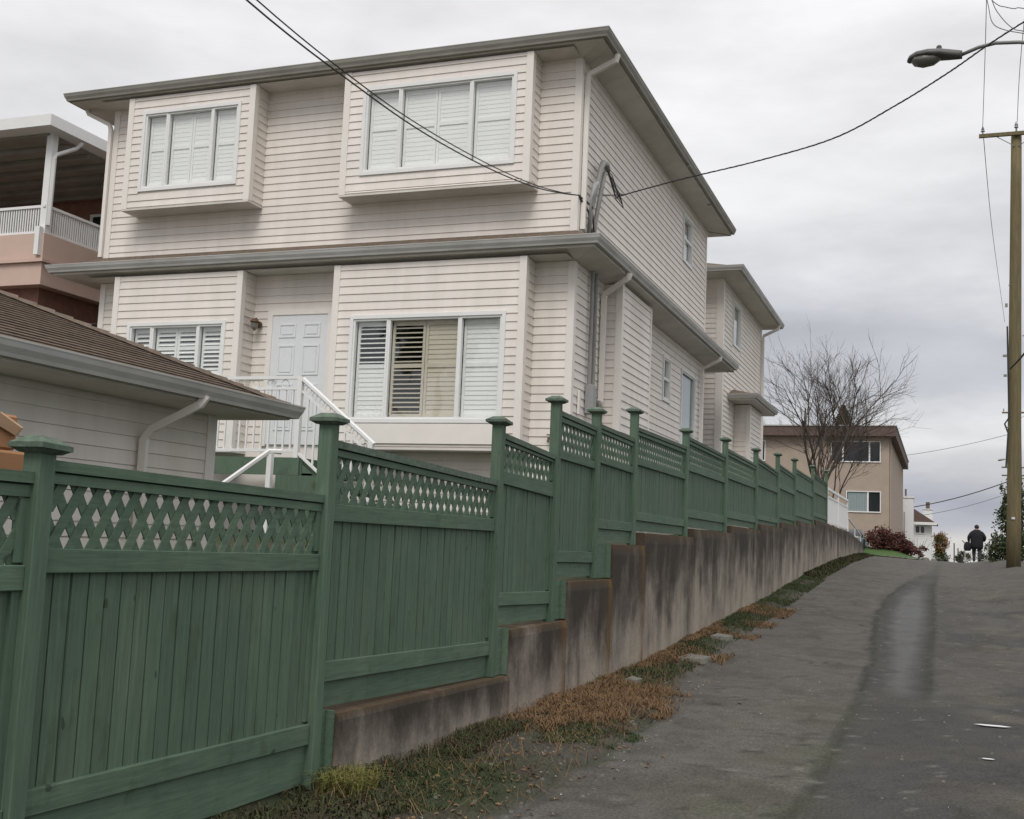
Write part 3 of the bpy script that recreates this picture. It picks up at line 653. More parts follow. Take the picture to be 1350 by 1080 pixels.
# small boxed projection on the side
XP=-4.66
bx=MB().box(XB+.001,XP-.002,16.85,18.77,1.6,ZL1).build('side_projection','trim',H)
siding(bx,'Y',16.85,-1,XB+.02,XP-.085,1.7,ZL1,single=False); siding(bx,'X',XP,1,16.94,18.7,1.7,ZL1)
corner(H,XP,16.85,1,-1,1.6,ZL1); MB().box(XP,XP+.02,18.70,18.775,1.6,ZL1).build('corner_trim','trim',H)
# side windows
window(H,'X',XB,1,22.46,23.23,7.47,8.38,(),lights=[[('closed',)]],trimw=.05); MB().box(XB-.01,XB+.02,22.46,23.23,7.90,7.95).build('transom','white_paint',H)
window(H,'X',XB,1,20.98,21.50,4.40,5.18,(),lights=[[('closed',)]],trimw=.05); MB().box(XB-.01,XB+.02,20.98,21.50,4.76,4.81).build('transom','white_paint',H)
w_=window(H,'X',XB,1,22.60,23.92,3.1,5.18,(),sh=False,trimw=.045,label='tall side window with a drawn teal blind')
MB().box(XB-.075,XB-.07,22.64,23.88,3.14,5.14).build('blind','teal_shade',w_)
# door
D=MB().box(-9.93,-8.93,YA-.035,YA+.02,2.93,4.985).build('door','door_paint',H)
for px0,px1 in ((-9.80,-9.50),(-9.36,-9.06)):
    for pz0,pz1 in ((4.62,4.84),(4.02,4.50),(3.15,3.88)):
        J=MB()
        for a in ((px0,px1,pz1-.025,pz1),(px0,px1,pz0,pz0+.025),(px0,px0+.025,pz0+.025,pz1-.025),(px1-.025,px1,pz0+.025,pz1-.025)): J.box(a[0],a[1],YA-.046,YA-.034,a[2],a[3])
        J.box(px0+.05,px1-.05,YA-.044,YA-.034,pz0+.05,pz1-.05); J.build('door_panel','door_paint',D)
MB().tube([(-9.86,YA-.04,3.98),(-9.86,YA-.09,3.98),(-9.78,YA-.09,3.97)],.014,8).build('handle','brown_brass',D); MB().lathe([(.03,0),(.03,.012)],(-9.86,YA-.05,3.98),12,'y').build('handle_plate','brown_brass',D)
J=MB(); J.box(-10.02,-9.93,YA-.05,YA,2.9,5.06); J.box(-8.93,-8.84,YA-.05,YA,2.9,5.06); J.box(-9.93,-8.93,YA-.05,YA,4.985,5.06); J.build('door_frame','trim',H)
HOUSE_SHORT.build('siding_board','siding',H,kind='stuff'); HOUSE_SHORT = None
# wall light
wl_=root('wall_light','small brown lantern-style wall light left of the white front door','light',(-10.18,YA-.05,4.80))
MB().lathe([(.05,0),(.055,.02),(.02,.03)],(-10.18,YA-.055,4.84),12,'y').build('back_plate','brown_brass',wl_)
MB().tube([(-10.18,YA-.06,4.86),(-10.18,YA-.13,4.93),(-10.18,YA-.17,4.90)],.012,6).build('arm','brown_brass',wl_)
MB().lathe([(.03,-.02),(.075,0),(.07,.02),(.02,.06)],(-10.18,YA-.17,4.86),14).build('shade','brown_brass',wl_)
MB().lathe([(.015,-.14),(.05,-.09),(.06,-.02)],(-10.18,YA-.17,4.86),14).build('globe','lamp_glass',wl_)
# hose bibb on the right sliver
hb=root('garden_tap','small dark outdoor tap on the cream siding right of the big bay window','tap',(-5.2,YA-.02,3.05))
MB().tube([(-5.22,YA-.01,3.06),(-5.22,YA-.08,3.06),(-5.22,YA-.1,3.0)],.016,8).build('spout','brown_brass',hb); MB().lathe([(.035,0),(.035,.012)],(-5.22,YA-.07,3.10),10).build('tap_handle','black_rubber',hb)

# roofs
def gutter(parent,pts,closed=False,h=.125,d=.105,name='gutter',m='gutter'):
    mt=m
    # pts: run along outer edge, list of (x,y,z_top); profile hangs outward on the right side of travel
    J=MB(); prof=[(0,0),(0,-h*.95),(d*.62,-h),(d*.70,-h*.78),(d*.92,-h*.45),(d,-h*.18),(d*1.05,-.012),(d*1.05,0),(d*.93,0),(d*.93,-.015),(.012,-.03),(.012,0)]
    K=len(pts); rings=[]
    for i in range(K):
        p=Vector(pts[i]); 
        d0=(Vector(pts[i])-Vector(pts[i-1])).normalized() if i>0 else None
        d1=(Vector(pts[i+1])-Vector(pts[i])).normalized() if i<K-1 else None
        def nrm(v): return Vector((v.y,-v.x,0)).normalized()
        if d0 is None: n_=nrm(d1); s=1
        elif d1 is None: n_=nrm(d0); s=1
        else:
            n_=(nrm(d0)+nrm(d1)).normalized(); s=1/max(.3,n_.dot(nrm(d0)))
        rings.append([tuple(p+n_*(o*s)+Vector((0,0,z))) for o,z in prof])
    for r in rings: J.v+=r
    m=len(prof)
    for i in range(K-1):
        for k in range(m): J.f.append((i*m+k,i*m+(k+1)%m,(i+1)*m+(k+1)%m,(i+1)*m+k))
    J.f.append(tuple(range(m))); J.f.append(tuple((K-1)*m+k for k in range(m)))
    return J.build(name,mt,parent)
def shingle_slope(parent,a,b,c,d,name='roof_slope',course=.14,m='shingle',kind=None,single=False):
    # a,b eave ends ; c,d upper ends (c above b, d above a)
    a,b,c,d=map(Vector,(a,b,c,d)); n=max(1,int(((d-a).length+(c-b).length)/2/course)); nr=(b-a).cross(d-a).normalized()
    if nr.z<0: nr=-nr
    J=MB()
    for k in range(n):
        t0=k/n; t1=(k+1)/n
        p=[a.lerp(d,t0),b.lerp(c,t0),b.lerp(c,t1),a.lerp(d,t1)]
        q=MB().hexa([p[0],p[1],p[2],p[3],p[0]+nr*.016,p[1]+nr*.016,p[2]+nr*.004,p[3]+nr*.004])
        if single: q.build('shingle_course',m,parent)
        else: m0=len(J.v); J.v+=q.v; J.f+=[tuple(i+m0 for i in f) for f in q.f]
    if J.v: return J.build(name,m,parent,kind=kind)
RF=MB()
ex0,ex1,ey0,ey1=-13.98,-4.50,14.86,25.50; zr=8.87; rise=.22
xm0,xm1=-11.5,-7.2; ym0,ym1=19.2,21.2; zt_=zr+1.05
a,b,c,d=(ex0,ey0,zr),(ex1,ey0,zr),(ex1,ey1,zr),(ex0,ey1,zr); A,B,C_,D_=(xm0,ym0,zt_),(xm1,ym0,zt_),(xm1,ym1,zt_),(xm0,ym1,zt_)
RF.poly([a,b,c,d]); RF.poly([A,B,C_,D_]); RF.poly([a,b,B,A]); RF.poly([b,c,C_,B]); RF.poly([c,d,D_,C_]); RF.poly([d,a,A,D_])
roof=RF.build('roof','shingle',H)
def soffit_ring(parent,o,i,zo,zi,sides,rw=.20,m='soffit'):
    # o,i = (x0,x1,y0,y1) outer and inner rectangles; sides subset of 'SENW'; split in vented panels with recessed joints
    J=MB(); O={'S':((o[0],o[2]),(o[1],o[2]),(i[1],i[2]),(i[0],i[2])),'E':((o[1],o[2]),(o[1],o[3]),(i[1],i[3]),(i[1],i[2])),'N':((o[1],o[3]),(o[0],o[3]),(i[0],i[3]),(i[1],i[3])),'W':((o[0],o[3]),(o[0],o[2]),(i[0],i[2]),(i[0],i[3]))}
    for s in sides:
        p=O[s]; L_=math.dist(p[0],p[1]); n=max(1,int(L_/.30))
        for k in range(n):
            t0=k/n; t1=(k+1)/n-.0025/L_
            def lp(u,v,t): return (u[0]+(v[0]-u[0])*t,u[1]+(v[1]-u[1])*t)
            q=[(*lp(p[0],p[1],t0),zo),(*lp(p[0],p[1],t1),zo),(*lp(p[3],p[2],t1),zi),(*lp(p[3],p[2],t0),zi)]
            J.hexa(q+[(x,y,z+.008) for x,y,z in q])
    return J.build('soffit',m,parent)
soffit_ring(roof,(ex0+.004,ex1-.004,ey0+.004,ey1-.004),(XL,XB,YA,YE),8.745,8.70,'SEW'); 
MB().poly([(ex0,ey1,8.735),(ex1,ey1,8.735),(XB,YE,8.69),(XL,YE,8.69)]).build('soffit','soffit',roof)
MB().poly([(XL,YBAY,8.709),(XB,YBAY,8.709),(XB,YE,8.709),(XL,YE,8.709)]).build('ceiling_board','soffit',roof)
J=MB()
for (x0,x1,y0,y1) in ((ex0,ex1,ey0,ey0+.02),(ex1-.02,ex1,ey0+.02,ey1-.02),(ex0,ex1,ey1-.02,ey1),(ex0,ex0+.02,ey0+.02,ey1-.02)): J.box(x0,x1,y0,y1,8.742,8.868)
J.build('fascia','soffit',roof)
gutter(H,[(ex0,ey1,8.885),(ex0,ey0,8.885),(ex1,ey0,8.885),(ex1,ey1,8.885)],m='gutter_dirty')
MB().tube([(XB+.5,20.5,8.735),(XB+.5,20.5,8.728)],.05,12).build('soffit_vent','metal_grey',H); MB().tube([(XB+.42,23.0,8.738),(XB+.42,23.0,8.728)],.05,12).build('soffit_vent','metal_grey',H)
# skirt roof between floors
SX0,SX1,SY0,SY1=-14.02,-4.52,14.83,26.35; zs_=5.86
sk=MB()
sk.poly([(SX0,SY0,zs_),(SX1,SY0,zs_),(XB,YA-.001,6.10),(XL,YA-.001,6.10)]); sk.poly([(SX1,SY0,zs_),(SX1,SY1,zs_),(XB,SY1-.5,6.10),(XB,YA,6.10)]); sk.poly([(SX0,SY1,zs_),(SX0,SY0,zs_),(XL,YA,6.10),(XL,SY1-.5,6.10)])
sk.poly([(SX1,SY1,zs_),(SX0,SY1,zs_),(XL,SY1-.5,6.10),(XB,SY1-.5,6.10)])
skirt=sk.build('skirt_roof','shingle',H)
soffit_ring(skirt,(SX0+.004,SX1-.004,SY0+.004,SY1-.004),(XL,XB,YA,YE),5.715,5.645,'SEW')
MB().poly([(SX0,SY1,5.705),(SX1,SY1,5.705),(XB,YE,5.64),(XL,YE,5.64)]).build('soffit','soffit',skirt); MB().poly([(XL,YBAY,5.651),(XB,YBAY,5.651),(XB,YE,5.651),(XL,YE,5.651)]).build('ceiling_board','soffit',skirt)
J=MB()
for (x0,x1,y0,y1) in ((SX0,SX1,SY0,SY0+.02),(SX1-.02,SX1,SY0+.02,SY1-.02),(SX0,SX1,SY1-.02,SY1),(SX0,SX0+.02,SY0+.02,SY1-.02)): J.box(x0,x1,y0,y1,5.712,5.852)
J.build('fascia','soffit',skirt)
gutter(H,[(SX0,SY1,5.872),(SX0,SY0,5.872),(SX1,SY0,5.872),(SX1,SY1,5.872)])
# downspouts
def spout(parent,pts,r=.045,m='trim'): return MB().tube(pts,r,4).build('downspout',m,parent)
spout(H,[(-4.44,15.42,8.75),(-4.46,15.42,8.66),(-4.86,15.44,8.50),(-4.89,15.44,8.42),(-4.89,15.44,6.14)],.05)
spout(H,[(-4.46,16.55,5.73),(-4.48,16.55,5.66),(-4.86,16.62,5.44),(-4.88,16.63,5.36),(-4.88,16.63,3.75)],.055)
spout(H,[(-4.46,24.3,5.73),(-4.48,24.3,5.66),(-4.86,24.35,5.48),(-4.88,24.36,5.40),(-4.88,24.36,2.6)],.045)
spout(H,[(-13.95,15.2,8.75),(-13.9,15.2,8.66),(-13.48,15.25,8.45),(-13.44,15.25,8.35),(-13.44,15.25,6.1)],.045)
# electrical service
es=root('electric_service','grey electrical conduits, meter and box on the side of the cream house','electric meter',(-4.88,16.2,3.6))
for y,zt2 in ((16.0,7.10),(16.2,7.45)):
    MB().tube([(-4.885,y,3.9),(-4.885,y,5.64)],.03,8).build('conduit','conduit',es)
MB().tube([(-4.88,15.68,6.0),(-4.86,15.72,6.5),(-4.83,15.88,6.95),(-4.82,16.02,7.24),(-4.82,16.14,7.37),(-4.81,16.26,7.38),(-4.80,16.34,7.30)],[.034,.034,.034,.038,.05,.055,.045],8).build('mast','conduit',es,smooth=True)
MB().tube([(-4.88,15.90,6.0),(-4.86,15.96,6.4),(-4.83,16.12,6.95),(-4.82,16.24,7.25)],.034,8).build('mast','conduit',es,smooth=True)
MB().tube([(-4.85,15.60,6.2),(-4.80,15.52,6.65),(-4.78,15.62,6.85),(-4.77,15.72,6.92)],[.016,.02,.045,.035],8).build('weatherhead','metal_grey',es,smooth=True)
MB().box(-4.93,-4.80,15.95,16.12,3.50,3.93).build('meter_box','metal_grey',es,bevel=.008)
MB().lathe([(.10,0),(.10,.05),(.085,.07),(.08,.13),(.03,.15)],(-4.93,16.34,3.66),16,'x').build('meter','lamp_glass',es,smooth=False)
MB().box(-4.93,-4.90,15.60,15.66,3.45,3.80).build('junction_box','trim',es)
MB().tube([(-4.70,16.6,7.0),(-4.93,16.5,6.98)],.015,6).build('cable_bracket','metal_grey',es)
J=MB()
for k in range(6):
    s=k*.04; J.tube([(-4.80,16.30,7.30),(-4.72+s*.4,16.28,7.22-s*2.0),(-4.62+s*.6,16.2,6.98-s*1.6),(-4.54,16.1,6.86),(-4.448,16.0,6.80)],.008,5)
J.build('cable_loop','wire',es)
J=MB(); J.tube([(-4.93,15.28,6.62),(-4.86,15.6,6.45),(-4.86,15.85,6.1),(-4.87,15.95,5.98)],.014,6); J.tube([(-4.93,15.28,6.62),(-4.84,15.7,6.55),(-4.86,15.9,6.25),(-4.87,16.0,6.1)],.012,6); J.build('cable_loop','wire',es)

# ------------------------------------------------------------------ rear wing of the duplex
R2=root('rear_house','narrower cream vinyl-sided house with its own hip roof standing behind the first','house',(-8,30,2))
XR=-4.95; y0r,y1r=27.1,33.35
rw=backing('wall',R2,'Y',y0r,-1,-12.5,XR,1.8,8.20); siding(rw,'Y',y0r,-1,-6.6,XR-.085,3.0,8.2)
rs=backing('wall',R2,'X',XR,1,y0r,y1r,1.8,8.20,holes=[(28.5,29.65,6.76,7.88)]); siding(rs,'X',XR,1,y0r+.09,y1r-.09,3.4,8.2,holes=[(28.45,29.7,6.7,7.93),(28.85,30.95,1,5.3)],single=True)
corner(R2,XR,y0r,1,-1,1.9,8.2,w=.15); MB().box(XR,XR+.022,y1r-.15,y1r,1.9,8.2).build('corner_trim','trim',R2)
MB().box(-12.5,XR-.06,y1r-.05,y1r,1.8,8.2).build('wall','trim',R2); MB().box(-12.5,-12.45,y0r,y1r,1.8,8.2).build('wall','trim',R2)
window(R2,'X',XR,1,28.55,29.60,6.80,7.85,(),lights=[[('closed',)]],trimw=.05)
ex0,ex1,ey0,ey1=-13.0,-4.46,26.46,33.9
r=MB(); a,b,c,d=(ex0,ey0,8.27),(ex1,ey0,8.27),(ex1,ey1,8.27),(ex0,ey1,8.27); A,B=(-9.3,30.2,9.6),(-7.9,30.2,9.6)
r.poly([a,b,B,A]); r.poly([b,c,B]); r.poly([c,d,A,B]); r.poly([d,a,A]); rr=r.build('roof','shingle',R2)
soffit_ring(rr,(ex0+.003,ex1-.003,ey0+.003,ey1-.003),(-12.5,XR,y0r,y1r),8.15,8.12,'SENW')
J=MB()
for (x0,x1,y0,y1) in ((ex0,ex1,ey0,ey0+.02),(ex1-.02,ex1,ey0+.02,ey1-.02),(ex0,ex1,ey1-.02,ey1)): J.box(x0,x1,y0,y1,8.148,8.268)
J.build('fascia','soffit',rr)
gutter(R2,[(ex0,ey0,8.285),(ex1,ey0,8.285),(ex1,ey1,8.285)])
spout(R2,[(-4.42,33.3,8.15),(-4.45,33.3,8.05),(-4.87,33.28,7.85),(-4.88,33.27,7.7),(-4.88,33.27,3.0)],.05)
# small roofed bump on the rear wing
XRB=-4.55
bb_=MB().box(XR+.001,XRB-.002,28.9,30.9,2.0,5.26).build('side_projection','trim',R2)
siding(bb_,'Y',28.9,-1,XR+.02,XRB-.08,3.2,5.26,single=False); siding(bb_,'X',XRB,1,28.98,30.82,3.4,5.26,single=False)
corner(R2,XRB,28.9,1,-1,2.0,5.26)
bx0,bx1,by0,by1=XR,-4.28,27.95,31.6
r=MB(); r.poly([(bx0,by0,5.42),(bx1,by0,5.42),(bx0,by0+.7,5.62)]); r.poly([(bx1,by0,5.42),(bx1,by1,5.42),(bx0,by1-.7,5.62),(bx0,by0+.7,5.62)]); r.poly([(bx1,by1,5.42),(bx0,by1,5.42),(bx0,by1-.7,5.62)])
r2=r.build('porch_roof','shingle',R2); MB().box(bx0+.001,bx1,by0,by1,5.28,5.405).build('eave_board','soffit',r2)
gutter(R2,[(bx0,by0,5.425),(bx1,by0,5.425),(bx1,by1,5.425)],h=.11,d=.09)

# ------------------------------------------------------------------ porch, deck and stairs
PR=root('front_porch','raised green front porch with white picket railing and steps beside the garage','porch',(-9,14.2,1.5))
MB().box(-10.75,-8.28,13.60,YA-.45,2.54,2.58).build('deck_board','green_frame',PR)
for k in range(12): MB().box(-10.75,-8.28,13.60+k*.123,13.60+k*.123+.115,2.582,2.606).build('deck_board','green_frame',PR)
MB().box(-10.76,-8.26,13.555,13.598,2.36,2.60).build('fascia_board','green_frame',PR); MB().box(-8.279,-8.24,13.6,14.85,2.36,2.60).build('fascia_board','green_frame',PR)
for x in (-10.6,-8.4): MB().box(x-.06,x+.06,13.62,13.74,1.4,2.53).build('porch_post','green_frame',PR)
MB().box(-8.42,-7.55,13.25,13.52,1.2,2.34).build('skirting','green_paint',PR)
RLY=13.6
MB().box(-10.7,-8.30,RLY-.03,RLY+.03,3.70,3.745).build('rail','white_paint',PR); MB().box(-10.7,-8.33,RLY-.02,RLY+.02,3.55,3.585).build('rail','white_paint',PR); MB().box(-10.7,-8.33,RLY-.02,RLY+.02,2.68,2.72).build('rail','white_paint',PR)
for x in (-10.68,-8.33): MB().box(x-.035,x+.035,RLY-.035,RLY+.035,2.60,3.70).build('railing_post','white_paint',PR)
for k in range(19):
    x=-10.6+k*.12; MB().box(x-.012,x+.012,RLY-.012,RLY+.012,2.72,3.55).build('baluster','white_paint',PR)
for k in range(9):
    x=-10.5+k*.24; MB().tube([(x+.06*math.cos(t_),RLY,3.64+.05*math.sin(t_)) for t_ in [i*math.pi/6 for i in range(13)]],.008,4,cap=False).build('scroll','white_paint',PR)
# stair railing descending towards +x
def zst(x): return 3.70-(x+8.30)*.78
J=MB().tube([(-8.30,RLY,3.70),(-7.14,RLY,zst(-7.14))],.036,6).build('rail','white_paint',PR)
MB().tube([(-8.30,RLY,3.53),(-7.20,RLY,zst(-7.2)-.17)],.02,4).build('rail','white_paint',PR)
MB().tube([(-8.30,RLY,2.66),(-7.16,RLY,zst(-7.16)-1.03)],.024,4).build('rail','white_paint',PR)
for k in range(9):
    x=-8.19+k*.12; MB().box(x-.012,x+.012,RLY-.012,RLY+.012,zst(x)-1.03,zst(x)-.17).build('baluster','white_paint',PR)
MB().box(-7.22,-7.15,RLY-.035,RLY+.035,zst(-7.18)-1.3,zst(-7.18)).build('railing_post','white_paint',PR)
for k in range(5):
    x=-8.2+k*.22; J=MB()
    for q in range(2):
        c0=(x+.1*q,zst(x+.1*q)-.085); J.tube([(c0[0]+.045*math.cos(t_),RLY,c0[1]+.045*math.sin(t_)) for t_ in [i*math.pi/5 for i in range(11)]],.008,4,cap=False)
    J.build('scroll','white_paint',PR)
for k in range(6):
    x=-8.24+k*.26; z=2.58-(k+1)*.19; MB().box(x,x+.28,13.62,14.75,z-.035,z).build('stair_tread','green_frame',PR)
MB().hexa([(-8.24,13.62,2.05),(-6.7,13.62,1.0),(-6.7,13.66,1.0),(-8.24,13.66,2.05),(-8.24,13.62,2.50),(-6.7,13.62,1.35),(-6.7,13.66,1.35),(-8.24,13.66,2.50)]).build('stringer','green_frame',PR)
# second handrail, stepping down towards the garden
MB().tube([(-8.42,13.35,2.66),(-8.50,13.2,2.66),(-9.1,12.9,2.12),(-9.5,12.7,1.75)],.036,6).build('handrail','white_paint',PR)
MB().box(-8.53,-8.46,13.18,13.25,1.5,2.62).build('handrail_post','white_paint',PR); MB().box(-9.48,-9.41,12.70,12.77,1.2,1.80).build('handrail_post','white_paint',PR)

# ------------------------------------------------------------------ garage
GR=root('garage','low cream-sided garage with brown shingle hip roof left of the fence','garage',(-9,5,.4))
XG=-6.5; YG=9.10; ze=2.66
gw=backing('wall',GR,'X',XG,1,-2,YG,.2,ze); siding(gw,'X',XG,1,-1.9,YG-.09,.35,ze-.02)
gw2=MB().box(-12.6,XG-.06,YG-.05,YG,.2,ze).build('wall','trim',GR); MB().box(-12.6,XG-.06,-2,-1.95,.2,ze).build('wall','trim',GR); MB().box(-12.6,-12.55,-1.95,YG-.05,.2,ze).build('wall','trim',GR)
MB().box(XG,XG+.024,YG-.12,YG+.02,.2,ze).build('corner_trim','trim',GR); MB().box(XG-.1,XG,YG,YG+.02,.2,ze).build('corner_trim','trim',GR)
gx0,gx1,gy0,gy1=-13.1,-5.97,-2.8,9.58; zg=2.80
# hip roof in shingle courses
ridge_x=(gx0+gx1)/2; hw_=(gx1-gx0)/2; sl=.42; zri=zg+hw_*sl; ryn=gy1-hw_; rys=gy0+hw_
gr=MB().poly([(gx0,gy0,zg-.005),(gx1,gy0,zg-.005),(gx1,gy1,zg-.005),(gx0,gy1,zg-.005)]).build('roof','shingle',GR)
shingle_slope(gr,(gx1,gy0,zg),(gx1,gy1,zg),(ridge_x,ryn,zri),(ridge_x,rys,zri),single=True)
shingle_slope(gr,(gx1,gy1,zg),(gx0,gy1,zg),(ridge_x,ryn,zri),(ridge_x,ryn,zri),kind='stuff'); shingle_slope(gr,(gx0,gy0,zg),(gx0,gy1,zg),(ridge_x,ryn,zri),(ridge_x,rys,zri),kind='stuff'); shingle_slope(gr,(gx0,gy0,zg),(gx1,gy0,zg),(ridge_x,rys,zri),(ridge_x,rys,zri),kind='stuff')
v=Vector((ridge_x-gx1,ryn-gy1,zri-zg)); n=32
for k in range(n):
    p=Vector((gx1,gy1,zg))+v*(k/n); q=Vector((gx1,gy1,zg))+v*((k+1.25)/n)
    J=MB(); s1=Vector((-.10,.10,-.02)); s2=Vector((.10,-.10,-.02)); 
    J.hexa([p+s1,p+s2,q+s2,q+s1,p+s1*.2+Vector((0,0,.045)),p+s2*.2+Vector((0,0,.045)),q+s2*.2+Vector((0,0,.028)),q+s1*.2+Vector((0,0,.028))]); J.build('hip_cap','shingle',gr)
soffit_ring(gr,(gx0+.003,gx1-.003,gy0+.003,gy1-.003),(-12.6,XG,-2,YG),2.675,2.655,'SENW')
J=MB()
for (x0,x1,y0,y1) in ((gx0,gx1,gy0,gy0+.02),(gx1-.02,gx1,gy0+.02,gy1-.02),(gx0,gx1,gy1-.02,gy1),(gx0,gx0+.02,gy0+.02,gy1-.02)): J.box(x0,x1,y0,y1,2.672,2.79)
J.build('fascia','soffit',gr)
gutter(GR,[(gx0,gy1,2.815),(gx0,gy0,2.815),(gx1,gy0,2.815),(gx1,gy1,2.815),(gx0,gy1,2.815)])
spout(GR,[(-5.90,8.13,2.72),(-5.95,8.11,2.64),(-6.37,8.04,2.42),(-6.43,8.02,2.33),(-6.43,8.02,.5)],.045)

# ------------------------------------------------------------------ peach neighbour house
PH=root('peach_house','peach stucco house with a covered balcony left of the cream house','house',(-20,20,1.5))
PX=-15.4; PY=15.97
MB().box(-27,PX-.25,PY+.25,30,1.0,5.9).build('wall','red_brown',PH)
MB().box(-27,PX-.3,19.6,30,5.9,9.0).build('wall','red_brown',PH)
MB().box(-27,PX,PY,30,5.88,6.29).build('balcony_slab','peach',PH)
MB().box(-27.0,PX+.06,PY-.06,30.06,6.295,6.36).build('ledge','peach',PH)
J=MB(); J.box(-27,PX,PY,PY+.15,6.36,6.84); J.box(PX-.15,PX,PY+.15,30,6.36,6.84); J.build('parapet','peach',PH)
J=MB(); J.box(-27,PX,PY+.04,PY+.1,7.34,7.39); J.box(PX-.1,PX-.04,PY,30,7.34,7.39); J.build('rail','white_paint',PH)
J=MB(); J.box(-27,PX-.1,PY+.05,PY+.09,6.86,6.90); J.box(PX-.09,PX-.05,PY+.1,30,6.86,6.90); J.build('rail','white_paint',PH)
for k in range(80): MB().box(PX-.13-k*.058-.013,PX-.13-k*.058+.013,PY+.06,PY+.08,6.90,7.34).build('baluster','white_paint',PH)
for k in range(85): MB().box(PX-.08,PX-.06,PY+.14+k*.058,PY+.166+k*.058,6.90,7.34).build('baluster','white_paint',PH)
MB().box(PX-.16,PX-.02,PY+.02,PY+.16,6.84,8.75).build('column','white_paint',PH); MB().box(PX-3.9,PX-3.76,PY+.02,PY+.16,6.84,8.75).build('column','white_paint',PH)
MB().box(PX-.14,PX-.04,PY-.09,PY-.002,6.42,6.95).build('drain_box','white_paint',PH)
cp=MB().hexa([(-27,PY-.35,8.75),(PX+.25,PY-.35,8.75),(PX+.25,31,8.75),(-27,31,8.75),(-27,PY-.35,8.96),(PX+.25,PY-.35,8.96),(PX+.25,31,8.96),(-27,31,8.96)]).build('balcony_roof','white_paint',PH)
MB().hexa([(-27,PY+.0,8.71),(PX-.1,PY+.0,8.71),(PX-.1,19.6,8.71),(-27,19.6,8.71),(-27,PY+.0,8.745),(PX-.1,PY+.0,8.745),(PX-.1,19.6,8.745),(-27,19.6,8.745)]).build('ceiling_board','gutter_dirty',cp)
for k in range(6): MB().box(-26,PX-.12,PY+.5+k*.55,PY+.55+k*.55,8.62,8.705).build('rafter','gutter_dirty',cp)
MB().tube([(PX+.2,PY+.55,8.72),(PX+.1,PY+.5,8.60),(PX+.02,PY+.1,8.35),(PX+.0,PY+.06,8.25),(PX+.0,PY+.06,7.0)],.04,4).build('downspout','white_paint',PH)
sdw=MB().box(-17.6,PX-.6,19.54,19.6,6.9,8.35).build('sliding_door','white_paint',PH); MB().box(-17.5,-16.75,19.52,19.539,6.95,8.28).build('pane','dark_glass',sdw); MB().box(-16.65,PX-.7,19.52,19.539,6.95,8.28).build('pane','dark_glass',sdw)
MB().lathe([(.10,0),(.10,.05),(.06,.06)],(-18.2,19.55,7.8),12,'y').build('porch_light','lamp_glass',PH)
ve=MB().tube([(-15.9,19.2,8.96),(-15.9,19.2,9.28)],.05,10).build('roof_vent','metal_grey',PH); MB().lathe([(.10,0),(.10,.04),(.05,.1)],(-15.9,19.2,9.28),12).build('vent_cap','dark_fascia',ve)
# lean-to roof low between the houses
MB().hexa([(-17.8,13.5,4.2),(-13.9,13.5,4.2),(-13.9,15.9,5.0),(-17.8,15.9,5.0),(-17.8,13.5,4.3),(-13.9,13.5,4.3),(-13.9,15.9,5.1),(-17.8,15.9,5.1)]).build('lean_to_roof','dark_fascia',PH)

# ------------------------------------------------------------------ tan apartment building
TB=root('tan_building','tan stucco two-storey apartment block with dark flat roof at the top of the lane','building',(-7,70,1.4))
TY=65
tw=backing('wall',TB,'Y',TY,-1,-12.5,-2.65,.8,8.2,holes=[(-5.67,-3.14,6.70,7.76),(-4.84,-3.12,3.96,5.02),(-9.95,-9.35,6.70,7.76)],m='tan_stucco')
MB().box(-2.72,-2.65,TY,89,.8,8.2).build('wall','tan_stucco',TB); MB().box(-12.5,-2.72,88.9,89,.8,8.2).build('wall','tan_stucco',TB); MB().box(-12.5,-12.43,TY,88.9,.8,8.2).build('wall','tan_stucco',TB)
rf_=MB().box(-13,-2.3,TY-.5,89.5,8.05,8.58).build('roof','dark_fascia',TB); MB().box(-13.05,-2.25,TY-.55,89.55,8.585,8.65).build('roof_edge','gutter',rf_)
def simple_window(parent,ax,c,n,u0,u1,z0,z1,mull,fills,t=.05):
    J=MB()
    for a,b,p,q in ((u0-t,u1+t,z1,z1+t*.8),(u0-t,u1+t,z0-t*1.2,z0),(u0-t,u0,z0,z1),(u1,u1+t,z0,z1)): obox(J,ax,c,n,a,b,-.03,.05,p,q)
    for m_ in mull: obox(J,ax,c,n,m_-.04,m_+.04,-.03,.03,z0,z1)
    w=J.build('window','white_paint',parent); e=[u0]+list(mull)+[u1]
    for i in range(len(e)-1):
        G=MB(); obox(G,ax,c,n,e[i]+.04,e[i+1]-.04,-.05,-.02,z0,z1); G.build('pane',fills[i],w)
    return w
simple_window(TB,'Y',TY,-1,-5.67,-3.14,6.70,7.76,(-5.08,-3.68),['dark_glass','dark_glass','dark_glass'])
w_=simple_window(TB,'Y',TY,-1,-4.84,-3.12,3.96,5.02,(-3.75,),['curtain','dark_glass'])
for k in range(14): MB().box(-4.80+k*.073,-4.80+k*.073+.04,TY-.012,TY+.0,3.98,5.0).build('curtain_fold','teal_shade',w_) if k%2==0 else None
simple_window(TB,'Y',TY,-1,-9.95,-9.35,6.70,7.76,(),['dark_glass'])
MB().tube([(-2.60,TY+.3,8.2),(-2.60,TY+.3,1.5)],.05,6).build('downspout','tan_stucco',TB)

